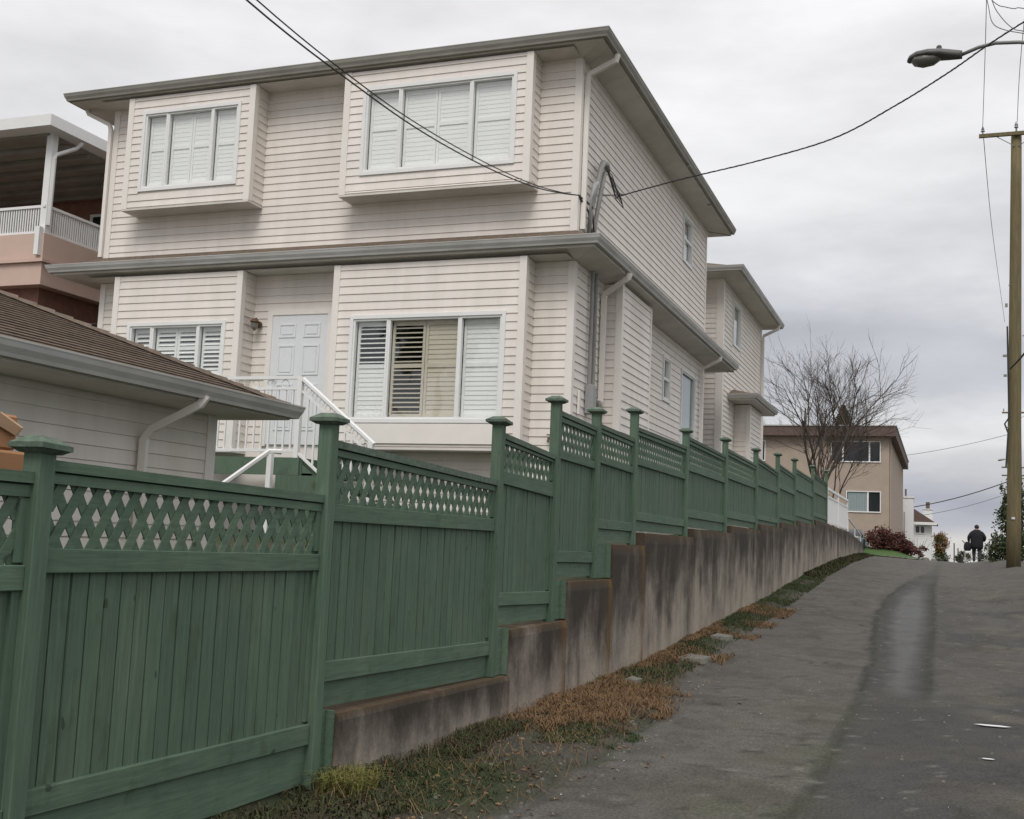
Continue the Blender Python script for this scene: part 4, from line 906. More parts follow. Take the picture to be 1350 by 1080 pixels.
# white house far beyond
WH=root('white_far_house','small white house with dark hip roof below the tan building','house',(-1.4,96,1))
wb=backing('wall',WH,'Y',95,-1,-2.0,-.72,-1.5,4.15,m='white_paint'); MB().box(-.78,-.72,95,101,-1.5,4.15).build('wall','white_paint',WH)
siding(wb,'Y',94.99,-1,-1.98,-.74,1.2,4.1,single=False,m='white_paint')
simple_window(WH,'Y',94.95,-1,-1.90,-1.22,3.50,4.12 if False else 4.02,(-1.56,),['dark_glass','dark_glass'],t=.05)
r=MB(); r.poly([(-2.0,94.4,5.35),(-2.0,94.4,4.35),(-.25,94.4,4.2)]); r.poly([(-2.0,94.4,5.35),(-.25,94.4,4.2),(-.25,101,4.2),(-2.0,101,5.35)]); r.poly([(-2,94.4,4.35),(-.25,94.4,4.2),(-.25,101,4.2),(-2,101,4.35)]); r.build('roof','dark_fascia',WH)
MB().box(-2.0,-.3,94.36,94.398,4.12,4.33).build('fascia','white_paint',WH)
WT=root('white_tower_house','tall narrow white stucco block beside the tan building','building',(-3,92,1))
MB().box(-4.5,-2.0,92,94.3,-1.5,6.05).build('wall','white_paint',WT); MB().box(-4.55,-1.95,91.95,94.35,6.06,6.2).build('parapet','white_paint',WT)
MB().tube([(-2.55,92.3,6.2),(-2.55,92.3,6.75)],.07,8).build('chimney_pipe','dark_fascia',WT); MB().tube([(-2.62,91.94,5.0),(-2.62,91.94,1.2)],.05,6).build('downspout','gutter',WT)
CH=root('far_chimney','pale chimney with small flue rising behind the far white house','chimney',(-1.2,112,0))
MB().box(-1.55,-.75,112,112.8,-2,6.0).build('stack','white_paint',CH); MB().box(-1.35,-1.0,112.2,112.6,6.0,6.7).build('flue','dark_fascia',CH); MB().box(-1.62,-.68,111.93,112.87,6.001,6.08).build('coping','white_paint',CH)

# ------------------------------------------------------------------ utility poles, lights and wires
def utility_pole(name,label,base,top,r0,r1,arms,group=None):
    o=root(name,label,'utility pole',base,group); b=Vector(base)-Vector((0,0,.4)); t_=Vector(top)
    pts=[b.lerp(t_,i/8) for i in range(9)]
    MB().tube(pts,r0,16,r1=r1).build('pole_shaft','pole_wood',o,smooth=True)
    for (za_,x0,x1,ang) in arms:
        f=(za_-b.z)/(t_.z-b.z); c=b.lerp(t_,f); rr=r0+(r1-r0)*f
        MB().box(c.x+x0,c.x+x1,c.y-rr-.10,c.y-rr+.0,za_-.06,za_+.06).build('crossarm','pole_wood',o)
        for s in (-1,1):
            MB().tube([(c.x+s*.62,c.y-rr-.05,za_-.06),(c.x+s*.05,c.y-rr,za_-.42)],.014,5).build('brace','galvanised',o)
        for x in (x0+.12,x1-.12):
            ins=MB().lathe([(.02,0),(.02,.08),(.07,.09),(.055,.13),(.03,.15),(.05,.17),(.045,.2),(.02,.26)],(c.x+x,c.y-rr-.05,za_+.06),10).build('insulator','porcelain',o)
    return o
P1=(2.155,40.0,1.45); T1=(2.356,40.0,15.78)
up=utility_pole('utility_pole','tall weathered wooden utility pole at the right edge of the lane crest',P1,T1,.225,.165,[(15.70,-1.16,1.16,0)])
MB().lathe([(.03,0),(.03,.18),(.07,.2),(.05,.26),(.06,.29),(.02,.4)],(2.356,40.0,15.78),10).build('insulator','porcelain',up)
MB().box(2.10,2.20,39.755,39.775,2.93,3.0).build('number_plate','paint_white',up)
MB().box(1.96,2.04,39.80,39.86,9.85,9.97).build('bracket','galvanised',up); MB().tube([(2.02,39.78,9.2),(2.05,39.78,6.2),(1.92,39.8,6.0),(2.02,39.77,5.7),(1.95,39.78,4.6)],.03,6).build('riser_cable','wire',up)
MB().box(1.90,2.0,39.78,39.86,7.55,7.62).build('bracket','galvanised',up); MB().box(1.88,2.0,39.78,39.86,8.20,8.27).build('bracket','galvanised',up)
for z_,dx in ((3.4,-.20),(4.6,.19),(5.9,-.19),(8.9,.18),(10.6,-.17)):
    MB().tube([(2.18+.015*(z_-1.4)+dx,39.90,z_),(2.18+.015*(z_-1.4)+dx*1.45,39.90,z_)],.018,6).build('step_bolt','galvanised',up)
for z_ in (6.6,11.4): MB().lathe([(.222-.005*z_,-.03),(.222-.005*z_,.03)],(2.155+.014*(z_-1.45),40.0,z_),16).build('steel_band','galvanised',up)
# near pole, outside the frame to the right, that carries the street light and the service drop
P0=(2.0,13.0,lz(2.0,13)); T0=(2.02,13.0,16.2)
near=utility_pole('utility_pole','wooden utility pole out of frame right carrying the street light and service cable',P0,T0,.20,.14,[(15.3,-1.5,1.16,0)])
SLT=root('street_light','grey cobra-head street light on a curved arm reaching over the lane','street light',(1.85,13.0,7.0))
MB().tube([(1.88,13.05,6.7),(1.6,13.3,7.12),(1.3,13.5,7.35),(1.05,13.7,7.50),(.85,13.8,7.585),(.6,13.88,7.64),(.42,13.94,7.635),(.20,14,7.58)],.022,8).build('arm','galvanised',SLT,smooth=True)
# housing from tip to neck: cross sections along x
def section(x,y,z,w,ht,hb,n=14): 
    return [(x, y+w*math.cos(2*math.pi*k/n), z+(ht if math.sin(2*math.pi*k/n)>0 else hb)*math.sin(2*math.pi*k/n)) for k in range(n)]
def loft(secs,name,m,parent):
    J=MB(); n=len(secs[0])
    for s in secs: J.v+=s
    for i in range(len(secs)-1):
        for k in range(n): J.f.append((i*n+k,i*n+(k+1)%n,(i+1)*n+(k+1)%n,(i+1)*n+k))
    J.f.append(tuple(range(n))); J.f.append(tuple((len(secs)-1)*n+k for k in range(n))); return J.build(name,m,parent,smooth=True)
loft([section(-.385,14.05,7.60,.02,.015,.015),section(-.36,14.04,7.605,.075,.05,.03),section(-.28,14.04,7.62,.125,.075,.03),section(-.15,14.03,7.625,.135,.08,.03),section(-.02,14.02,7.62,.12,.075,.05),section(.1,14.01,7.605,.08,.07,.055),section(.2,14,7.59,.06,.06,.05),section(.24,14,7.585,.05,.055,.045)],'housing','lamp_grey',SLT)
loft([section(-.345,14.04,7.60,.03,.01,.02),section(-.30,14.04,7.60,.10,.01,.075),section(-.20,14.035,7.60,.115,.01,.105),section(-.08,14.03,7.595,.10,.01,.085),section(.0,14.02,7.59,.05,.01,.03)],'lens','lamp_glass',SLT)
MB().lathe([(.03,0),(.032,.04),(.02,.055)],(-.02,14.02,7.69),10).build('photocell','lamp_grey',SLT)
def wire(name,label,cat,pts,r,m='wire',seg=10,sag=0,twist=0,n=6):
    P=[Vector(p) for p in pts]; out=[]
    if len(P)==2:
        for i in range(seg+1):
            t_=i/seg; q=P[0].lerp(P[1],t_); q.z-=4*sag*t_*(1-t_); out.append(q)
    else:
        for i in range(len(P)-1):      # Catmull-Rom
            p0=P[max(i-1,0)]; p1=P[i]; p2=P[i+1]; p3=P[min(i+2,len(P)-1)]
            for j in range(seg):
                t_=j/seg; out.append(.5*((2*p1)+(-p0+p2)*t_+(2*p0-5*p1+4*p2-p3)*t_**2+(-p0+3*p1-3*p2+p3)*t_**3))
        out.append(P[-1])
    J=MB()
    if twist:
        for ph in (0,2.1,4.2):
            J.tube([q+Vector((math.cos(i*1.3+ph)*r*1.1,0,math.sin(i*1.3+ph)*r*1.1)) for i,q in enumerate(out)],r,5)
    else: J.tube(out,r,n)
    return thing_mesh(J,name,m,label,cat,P[0])
wire('service_cable','twisted black service cable from the house mast up to the pole on the right','cable',
     [(-4.56,16.05,6.77),(-4.448,16.0,6.80),(-3.445,15.5,6.813),(-2.303,15.0,6.821),(-1.273,14.5,6.87),(-.524,14.1,7.07),(.081,13.8,7.30),(.60,13.5,7.52),(1.3,13.2,7.8),(2.42,13.0,8.3)],.0058,twist=1,seg=14)
# left pair of communication wires
A0=Vector((-4.90,15.28,6.605))
wire('communication_wire','upper of two dark wires running from the house corner to the upper left','cable',[A0,(-4.97,14.6,6.45),(-5.015,13.53,6.24),(-5.082,12.12,6.055),(-5.156,10.58,5.925),(-5.22,9.3,5.892),(-5.305,7.49,5.96),(-5.42,4.4,6.26),(-5.60,.6,7.2)],.007,seg=6)
wire('communication_wire','lower of two dark wires running from the house corner to the upper left','cable',[A0,(-4.97,14.6,6.437),(-5.014,13.53,6.208),(-5.082,12.12,6.006),(-5.156,10.58,5.871),(-5.22,9.2,5.842),(-5.31,7.386,5.895),(-5.42,4.4,6.18),(-5.60,.6,7.1)],.0085,seg=6)
wp=utility_pole('utility_pole','wooden utility pole out of frame behind the garage holding the two dark wires',(-5.68,.5,.35),(-5.68,.5,7.6),.16,.12,[])
# power lines along the lane
wire('power_line','thin power line from the left end of the crossarm overhead towards the viewer','power line',[(1.31,39.75,15.98),(1.07,29.3,15.5),(.8,20,15.4),(.6,12.9,15.6)],.010,'wire_light',seg=6)
wire('power_line','thin power line from the pole top overhead towards the viewer','power line',[(2.38,39.9,16.15),(2.1,33.0,15.8),(1.9,22,15.6),(1.8,12.9,15.8)],.010,'wire_light',seg=6)
wire('power_line','thin power line falling away beyond the crossarm behind the big pole','power line',[(1.31,39.75,15.98),(2.2,56,17.2),(3.55,78,19.0),(4.5,92,19.5)],.013,'wire_light',seg=6)
for pts,lb in (([(.5,12.0,8.6),(.44,12,7.5),(.46,12,7.2),(.50,12,7.03),(.61,12,6.95),(.785,12,6.89),(1.3,12.5,6.95),(1.85,12.9,7.2)],'grey jumper wire loop at the upper right corner, lowest and longest'),
             ([(.55,12.0,8.6),(.475,12,7.5),(.50,12,7.25),(.576,12,7.09),(.681,12,6.96),(.786,12,6.915),(1.3,12.5,7.0),(1.85,12.9,7.3)],'grey jumper wire loop at the upper right corner, the middle one'),
             ([(.42,12.0,7.7),(.47,12,7.34),(.54,12,7.23),(.612,12,7.195),(.70,12,7.165),(.788,12,7.155),(1.3,12.5,7.2),(1.85,12.9,7.5)],'grey jumper wire loop at the upper right corner, nearly level')):
    wire('jumper_wire',lb,'cable',pts,.0045,'wire_light',seg=6)
wire('span_cable','thick black cable running along the big pole and off to the right','cable',[(2.10,39.75,7.8),(2.45,36,7.9),(3.2,28,8.6),(3.4,20,9.6)],.03,seg=10)
# far street furniture behind the pole
fp=utility_pole('utility_pole','distant utility pole mostly hidden behind the big pole with several crossarms',(5.45,92,-.2),(5.45,92,13.4),.17,.12,[(12.6,-1.2,1.2,0)])
for z,x in ((8.5,-1.25),(7.9,-1.25)):
    MB().box(5.45+x,5.45+.9,91.75,91.85,z-.05,z+.05).build('crossarm','pole_wood',fp)
sf=root('street_light','small distant street light poking out left of the big pole','street light',(5.4,91.8,8.8))
MB().tube([(5.4,91.8,8.9),(4.9,91.8,9.15),(4.4,91.8,9.1)],.03,6).build('arm','galvanised',sf); loft([section(3.95,91.8,9.02,.06,.05,.06,10),section(4.1,91.8,9.06,.14,.09,.1,10),section(4.4,91.8,9.1,.1,.07,.06,10)],'housing','metal_grey',sf)
fp2=utility_pole('utility_pole','farther utility pole hidden behind the big pole, only its crossarm showing',(7.6,130,-3),(7.6,130,11.0),.17,.12,[(10.2,-1.2,1.2,0)])
wire('far_cable','thick dark cable sagging across the far sky above the white house','cable',[(-9,100,5.2),(5.4,92,7.8)],.035,seg=16,sag=.9)
wire('far_cable','faint cable across the far sky, the highest one','cable',[(-9,100,9.4),(5.4,92,11.2)],.018,'wire_light',seg=16,sag=.5)
wire('far_cable','faint cable just below the thick dark one in the far sky','cable',[(-9,100,4.8),(5.4,92,6.9)],.018,'wire_light',seg=16,sag=1.0)
for i,(x,z,l_) in enumerate(((.73,2.55,'tallest and leftmost'),(.95,2.25,'middle one'),(1.12,2.05,'shortest and rightmost'))):
    thing_mesh(MB().tube([(x,75,-1),(x,75,z)],.035,8),'bollard_post','wire','thin dark post beyond the lane crest, '+l_,'post',(x,75,-1),group='thin dark posts beyond the crest')
gt=root('far_gate','pale metal gate frame beyond the crest behind the walking person','gate',(2,76,1))
for x in (1.36,2.66): MB().tube([(x,76,0),(x,76,2.45)],.035,8).build('gate_post','gutter',gt)
for z in (1.6,2.0,2.4): MB().tube([(1.36,76,z),(2.66,76,z)],.02,6).build('gate_rail','gutter',gt)
MB().tube([(1.2,76,2.75),(1.55,76,2.35)],.025,6).build('brace','wire',gt); MB().tube([(2.5,76,2.35),(2.8,76,2.8)],.025,6).build('brace','wire',gt)

# ------------------------------------------------------------------ trees and plants
def bare_tree(name,label,base,h,spread,seed,trunk_r=.11,lean=(0,0),levels=5,fork=.22,nmain=5):
    r_=random.Random(seed); o=root(name,label,'tree',base); T=MB(); K=MB()
    def grow(p,d,length,r,lvl):
        n=4; pts=[p]; q=p; dd=d
        for i in range(n):
            dd=(dd+Vector((r_.uniform(-.16,.16),r_.uniform(-.16,.16),r_.uniform(-.02,.10)))).normalized(); q=q+dd*(length/n); pts.append(q)
        (T if lvl==0 else K).tube(pts,max(r,.0036),6 if lvl<2 else 3,r1=max(r*.55,.0026),cap=lvl<2)
        if lvl>=levels: return
        nb={0:nmain,1:5,2:5,3:4,4:3}[lvl]
        for i in range(nb):
            t_=r_.uniform(.3,1.0) if lvl>0 else 1-.35*i/nb
            idx=min(n-1,int(t_*n)); s=pts[idx].lerp(pts[idx+1],t_*n-idx)
            az=r_.uniform(0,2*math.pi); tilt=r_.uniform(.35,.85) if lvl>0 else spread*r_.uniform(.55,1.05)
            a=dd.orthogonal().normalized(); b=dd.cross(a); 
            if lvl==0: az=2*math.pi*i/nb+r_.uniform(-.3,.3)
            nd=(dd*math.cos(tilt)+(a*math.cos(az)+b*math.sin(az))*math.sin(tilt)).normalized(); nd.z+=.10; nd.normalize()
            grow(s,nd,length*r_.uniform(.5,.72) if lvl>0 else (h*(1-fork))*r_.uniform(.55,.68),r*r_.uniform(.42,.58),lvl+1)
    grow(Vector(base),Vector((lean[0],lean[1],1)).normalized(),h*fork,trunk_r,0)
    T.build('trunk','bark',o,smooth=True); K.build('crown','twig',o)
    return o
bare_tree('bare_tree','leafless spreading tree behind the far end of the green fence','tmp' and (-4.3,44.5,2.2),7.0,.66,11,trunk_r=.11,fork=.28,nmain=5)
bare_tree('bare_tree','slender leafless tree forking to the right beside the white railing',(-4.0,47,2.2),5.6,.55,31,trunk_r=.07,fork=.26,nmain=4,lean=(.10,0))
def leaf_crown(name_l,o,c,rx,ry,rz,n,size,m,seed,shape=1,part='crown'):
    r_=np.random.default_rng(seed); J_v=[]; J_f=[]
    clumps=r_.normal(size=(max(8,n//60),3)); clumps/=np.linalg.norm(clumps,axis=1)[:,None]; clumps*=r_.uniform(.35,1,(len(clumps),1))**.5
    for i in range(n):
        k=clumps[r_.integers(len(clumps))]; p=k*.85+r_.normal(size=3)*.16
        q=np.array([p[0]*rx,p[1]*ry,p[2]*rz])+np.array(c)
        a=r_.normal(size=3); a/=np.linalg.norm(a); b=np.cross(a,r_.normal(size=3)); b/=np.linalg.norm(b); s=size*r_.uniform(.6,1.3)
        m0=len(J_v); J_v += [tuple(q-a*s),tuple(q+b*s*.55),tuple(q+a*s),tuple(q-b*s*.55)]; J_f.append((m0,m0+1,m0+2,m0+3))
    J=MB(); J.v=J_v; J.f=J_f; return J.build(part,m,o)
rb_=root('red_bush','rounded dark red bush on the lawn in front of the tan building','bush',(-2.4,57,1.55))
for i,(cx,cz,rx,rz) in enumerate(((-2.75,2.35,.72,.62),(-2.0,2.25,.75,.58),(-1.6,2.0,.40,.40))): leaf_crown('',rb_,(cx,57+i*.2,cz),rx,.8,rz,2600,.055,'leaf_red',50+i,part='foliage')
for k in range(5): MB().tube([(-2.6+k*.25,57,1.4),(-2.8+k*.32,57,2.2)],.02,5).build('stem','bark',rb_)
br_=root('bramble_clump','thin twiggy reddish shrub and stones right of the red bush','shrub',(-1.1,59,1.4))
leaf_crown('',br_,(-1.0,59,1.85),.45,.6,.38,700,.05,'leaf_red',71,part='foliage')
for k in range(7): MB().tube([(-1.1,59,1.4),(-1.4+k*.15,59,2.3+.1*(k%3))],.008,4).build('stem','twig',br_)
for k,(x,r1_,lb) in enumerate(((-.75,.22,'larger'),(-.35,.16,'smaller'),)):
    q=MB().lathe([(r1_*.8,0),(r1_,r1_*.4),(r1_*.7,r1_*.9),(r1_*.2,r1_*1.05)],(x,60.5,1.38),9); thing_mesh(q,'boulder','rubble',lb+' grey boulder at the lane edge by the far shrub','boulder',(x,60.5,1.38))
ot=root('autumn_tree','small tree with orange and green autumn leaves beside the far white house','tree',(.0,85,-.4))
MB().tube([(0,85,-.6),(.0,85,2.2)],.06,8,r1=.03).build('trunk','bark',ot)
leaf_crown('',ot,(-.1,85,2.6),.62,.7,.8,2600,.06,'leaf_orange',91); leaf_crown('',ot,(-.05,85,1.5),.62,.6,.6,1800,.06,'leaf_green',92,part='foliage')
bt=root('leafy_tree','round leafy tree in the gardens behind the viewer, mirrored in the big lower window','tree',(-19.5,-12.5,.3))
MB().tube([(-19.5,-12.5,-.5),(-19.4,-12.5,8.5)],.22,8,r1=.12).build('trunk','bark',bt)
leaf_crown('',bt,(-19.4,-12.5,10.6),2.6,2.6,2.4,2500,.22,'leaf_green',301)
cf=root('conifer_tree','dark brownish conifer top showing above the tan building roof','tree',(-7.5,96,0))
MB().tube([(-7.5,96,-1),(-7.5,96,13)],.15,8,r1=.03).build('trunk','bark',cf)
J=MB(); rr_=random.Random(3)
for i in range(3200):
    z=rr_.uniform(9.5,13.7); w=(13.9-z)*.36+.08; a=rr_.uniform(0,6.28); q=rr_.uniform(.2,1)*w; p=Vector((-7.5+q*math.cos(a)*rr_.uniform(.8,1.25),96+q*math.sin(a),z-q*.25)); s=.13
    d1=Vector((rr_.gauss(0,1),rr_.gauss(0,1),rr_.gauss(0,1))).normalized()*s; d2=Vector((rr_.gauss(0,1),rr_.gauss(0,1),rr_.gauss(0,1))).normalized()*s*.6; J.poly([p-d1,p+d2,p+d1,p-d2])
J.build('crown','conifer',cf)
rs_=root('roadside_shrub','tall dark green shrub growing behind the big utility pole','shrub',(2.6,48,1.5))
for i,(cx,cz,rx,rz,n) in enumerate(((2.55,2.3,.75,.9,2400),(2.5,3.4,.50,.9,1300),(2.35,4.4,.22,.6,350),(1.95,1.9,.35,.45,500),(3.2,3.2,.6,1.4,1500))): leaf_crown('',rs_,(cx,48,cz),rx,.7,rz,n,.06,'leaf_green',120+i,part='foliage')
for k in range(4): MB().tube([(2.4+.15*k,48,1.2),(2.3+.2*k,48,4.4)],.03,5).build('stem','bark',rs_)
fh=root('far_bushes','low dark bushes beyond the crest around the gate','bush',(1.6,78,.5))
for i,(cx,cz,rx,rz) in enumerate(((1.3,1.6,.55,.45),(2.6,1.9,.55,.85),(3.4,2.2,.6,1.2))): leaf_crown('',fh,(cx,78,cz),rx,.6,rz,800,.07,'leaf_green',140+i,part='foliage')
hg_=root('hedge','low clipped dark hedge behind the second lattice panel','hedge',(-4.3,8,.4))
leaf_crown('',hg_,(-4.3,8.3,1.15),.42,1.15,.72,6500,.028,'leaf_green',201,part='foliage')
for k in range(5): MB().tube([(-4.3,7.5+k*.4,.3),(-4.3,7.5+k*.4,1.5)],.02,5).build('stem','bark',hg_)
# lawn by the bush
grid(np.linspace(-3.7,-.9,12), np.linspace(54.6,63,14), lambda X,Y: lane_z(X,Y)+.05+.34*np.clip((Y-54.8)/2.4,0,1)*np.clip((-1.2-X)/.8,0,1)+.04*(fbm(X,Y,.4,4)-.5), 'lawn', 'lawn')
# verge grasses
def blades(name,label,area,n,h,m,seed,lean=.5,w=.006,dens=None):
    r_=np.random.default_rng(seed); J=MB(); base=None; c=0
    while c<n:
        x=r_.uniform(area[0],area[1]); y=r_.uniform(area[2],area[3])
        if dens is not None and r_.random()>dens(x,y): continue
        z=lz(x,y)-.005; a=r_.uniform(0,6.28); hh=h*r_.uniform(.45,1.25); l_=lean*hh*r_.uniform(.2,1.3); dx,dy=math.cos(a),math.sin(a); px,py=-dy*w,dx*w
        m0=len(J.v); J.v+=[(x-px,y-py,z),(x+px,y+py,z),(x+dx*l_*.4+px*.8,y+dy*l_*.4+py*.8,z+hh*.6),(x+dx*l_*.4-px*.8,y+dy*l_*.4-py*.8,z+hh*.6),(x+dx*l_,y+dy*l_,z+hh*max(.25,1-lean*.45))]
        J.f+=[(m0,m0+1,m0+2,m0+3),(m0+3,m0+2,m0+4)]; c+=1
        if base is None: base=(x,y,z)
    o=J.build(name,m,None); tag(o,label,'grass',kind='stuff'); return o
def ell(cx,cy,rx,ry,soft=.6,s=1):
    def f(x,y):
        d=((x-cx)/rx)**2+((y-cy)/ry)**2
        n=float(vnoise(np.array([x]),np.array([y]),.17,s)[0])+.8*float(vnoise(np.array([x]),np.array([y]),.06,s+9)[0])-.5; v=1.1-d*.8+(n-.4)*1.5; return min(1,max(0,v))**1.7
    return f
blades('dead_grass','brown dead grass clump at the foot of the wall halfway along the verge',(-3.32,-2.2,8.4,12.6),7500,.085,'straw',1,lean=2.0,w=.0032,dens=ell(-2.98,10.1,.62,1.5,s=2))
blades('green_grass','bright green grass tuft beside the brown grass on the verge',(-3.1,-2.1,7.9,9.9),3600,.04,'grass_green',2,lean=1.4,w=.0032,dens=ell(-2.62,8.75,.36,.6,s=3))
blades('green_grass','green grass and moss near the wall start at the bottom of the picture',(-3.3,-2.3,5.6,7.9),4200,.04,'grass_green',3,lean=1.4,w=.003,dens=ell(-2.9,6.5,.42,.8,s=4))
blades('yellow_weeds','yellowish weed tuft at the start of the retaining wall',(-3.34,-2.95,5.6,6.4),900,.17,'weed_yellow',4,lean=.9,w=.0032,dens=ell(-3.2,6.0,.18,.32,s=5))
blades('dark_weeds','dark brown weeds along the foot of the retaining wall',(-3.33,-3.0,6.4,8.6),3200,.10,'weed_dark',5,lean=1.2,w=.0032,dens=lambda x,y: .15+.85*(vnoise(np.array([y]),np.array([x]),.5,9)[0]>.42))
blades('wall_foot_weeds','low green and brown weeds along the far verge under the wall',(-3.32,-2.75,11.0,30.0),14000,.07,'grass_green',6,lean=1.1,w=.005,dens=lambda x,y: (1 if x<-3.1 else .35)*(.2+.8*(vnoise(np.array([y]),np.array([x]),.8,12)[0]>.40)))
blades('dry_weeds','dry reddish weeds scattered on the verge under the wall',(-3.32,-2.5,10.4,24.0),8000,.085,'straw',7,lean=1.2,w=.005,dens=lambda x,y: (1 if x<-3.15 else .25)*(vnoise(np.array([y]),np.array([x]),.9,15)[0]>.55))
blades('far_weeds','dull green weeds at the far end of the verge by the wall',(-3.32,-2.8,30,54),9000,.12,'weed_dark',8,lean=.8,w=.014,dens=lambda x,y: 1 if x<-3.1 else .4)
blades('fence_foot_weeds','sparse dry weeds under the first fence panel',(-3.42,-2.7,4.3,6.0),1500,.08,'weed_dark',9,lean=1.0)
blades('stray_weeds','stray tall dry stems and blades dotted along the near verge',(-3.3,-2.2,5.6,14.0),900,.16,'straw',210,lean=1.6,w=.0022,dens=lambda x,y: 1 if x<edge_x(y)+.1 else 0)
# pale leaf flakes and bits on verge and lane
J=MB(); r_=random.Random(5)
for i in range(120):
    if i<95: y=r_.uniform(5.6,12.5); x=edge_x(y)+r_.uniform(-.75,.35)
    else: y=r_.uniform(6,26); x=r_.uniform(-3.1,1.6)
    z=lz(x,y)+.006; s=r_.uniform(.003,.010)*(1+y/40); a=r_.uniform(0,3.14); ca,sa=math.cos(a),math.sin(a)
    J.poly([(x-s*ca,y-s*sa,z),(x+s*sa*.5,y-s*ca*.5,z+.004),(x+s*ca,y+s*sa,z+.002),(x-s*sa*.5,y+s*ca*.5,z+.006)])
tag(J.build('leaf_flakes','flake'),'small pale leaf flakes and litter bits scattered over verge and lane','litter',kind='stuff')
J=MB()
for i in range(900):
    y=5.5+18*r_.random()**1.6; x=edge_x(y)+r_.gauss(-.35,.30)
    if x<-3.3: continue
    z=lz(x,y)+.006; sz=r_.uniform(.010,.024); a=r_.uniform(0,6.28); ca,sa=math.cos(a)*sz,math.sin(a)*sz; u=r_.uniform(-.008,.014)
    J.poly([(x-ca,y-sa,z),(x-sa*.6,y+ca*.6,z+u+.004),(x+ca,y+sa,z+.004),(x+sa*.6,y-ca*.6,z+.010)])
tag(J.build('fallen_leaves','straw'),'small brown fallen leaves scattered along the verge','leaves',kind='stuff')
J=MB()
for i in range(420):
    y=r_.uniform(5.4,22); x=r_.uniform(-2.6,1.8) if i<200 else edge_x(y)+r_.uniform(-.6,.4); z=lz(x,y); s=r_.uniform(.006,.016)
    J.hexa([(x-s,y-s,z-.004),(x+s,y-s*.7,z-.004),(x+s*.8,y+s,z-.004),(x-s*.9,y+s*.8,z-.004),(x-s*.5,y-s*.5,z+s*.8),(x+s*.5,y-s*.4,z+s*.7),(x+s*.4,y+s*.5,z+s*.8),(x-s*.5,y+s*.4,z+s*.6)])
tag(J.build('gravel','rubble'),'loose gravel scattered over the lane and its edge','gravel',kind='stuff')
for k,(x,y,s,lb) in enumerate(((-2.85,14.2,.17,'larger flat broken concrete slab on the verge'),(-2.95,16.6,.14,'small flat concrete piece farther up the verge'),(-2.95,11.6,.07,'pale rubble lump beside the dry red weeds'))):
    z=lz(x,y); q=MB().hexa([(x-s,y-s*1.6,z-.02),(x+s*.9,y-s*1.2,z-.02),(x+s,y+s*1.5,z-.02),(x-s*.8,y+s*1.7,z-.02),(x-s*.9,y-s*1.5,z+.05),(x+s*.8,y-s*1.1,z+.04),(x+s*.9,y+s*1.3,z+.045),(x-s*.7,y+s*1.5,z+.06)])
    thing_mesh(q,'concrete_slab','rubble',lb,'rubble',(x,y,z))
# worn paint dash on the lane
def dash(x0,y0,l_,w,lbl):
    J=MB(); z=lz(x0,y0)+.012
    J.poly([(x0,y0,z),(x0+l_*.3,y0-w*.5,z),(x0+l_*.8,y0-w*.4,z),(x0+l_,y0+w*.1,z),(x0+l_*.7,y0+w*.5,z),(x0+l_*.2,y0+w*.4,z)]); o=J.build('road_marking','paint_white'); o['kind']='structure'; return o
dash(.27,11.4,.32,.10,''); dash(.28,9.6,.10,.05,'')

# ------------------------------------------------------------------ small things
bxs=root('cardboard_box','orange-brown cardboard box lying on the fence at the left edge','box',(-3.8,3.6,1.75))
MB().box(-4.0,-3.72,3.30,3.90,1.755,1.89).build('box_body','cardboard',bxs,bevel=.012)
bx2=root('cardboard_box','torn brown cardboard box with open flap stacked at the left edge','box',(-3.8,3.6,1.90))
MB().box(-4.0,-3.74,3.35,3.83,1.893,2.045).build('box_body','cardboard',bx2,bevel=.01)
MB().hexa([(-3.73,3.68,2.0),(-3.72,3.80,1.955),(-3.73,3.82,1.96),(-3.74,3.70,2.01),(-3.72,3.70,2.045),(-3.71,3.82,1.99),(-3.72,3.84,1.995),(-3.73,3.72,2.05)]).build('flap','cardboard_pale',bx2)
tbl=root('garden_shelf','green timber shelf behind the fence carrying the cardboard boxes','shelf',(-3.85,3.5,.4))
MB().box(-4.05,-3.65,2.9,4.0,1.70,1.75).build('shelf_board','green_frame',tbl)
for x in (-4.0,-3.7):
    for y in (2.95,3.95): MB().box(x-.03,x+.03,y-.03,y+.03,.35,1.70).build('leg','green_frame',tbl)

# parked car glimpsed at the end of the wall
car=root('parked_car','dark teal car parked beyond the wall end, one red tail light showing','car',(-4.35,57.5,1.5))
cx=-4.25; cy=56.0; zc=1.45
def carsec(y,w,zb,zm,zt,wt): return [(cx-w,y,zb),(cx+w,y,zb),(cx+w,y,zm),(cx+wt,y,zt),(cx-wt,y,zt),(cx-w,y,zm)]
loft([carsec(cy,.78,zc+.30,zc+.72,zc+.80,.70),carsec(cy+.25,.86,zc+.22,zc+.80,zc+.92,.76),carsec(cy+1.0,.87,zc+.20,zc+.85,zc+.98,.78),carsec(cy+3.2,.87,zc+.20,zc+.83,zc+.96,.78),carsec(cy+4.2,.80,zc+.25,zc+.62,zc+.72,.70)],'body','car_paint',car)
loft([carsec(cy+.55,.74,zc+.93,zc+.96,zc+.97,.70),carsec(cy+1.05,.74,zc+.93,zc+1.2,zc+1.36,.60),carsec(cy+2.2,.74,zc+.93,zc+1.2,zc+1.38,.60),carsec(cy+3.1,.74,zc+.93,zc+.96,zc+.97,.70)],'cabin','dark_glass',car)
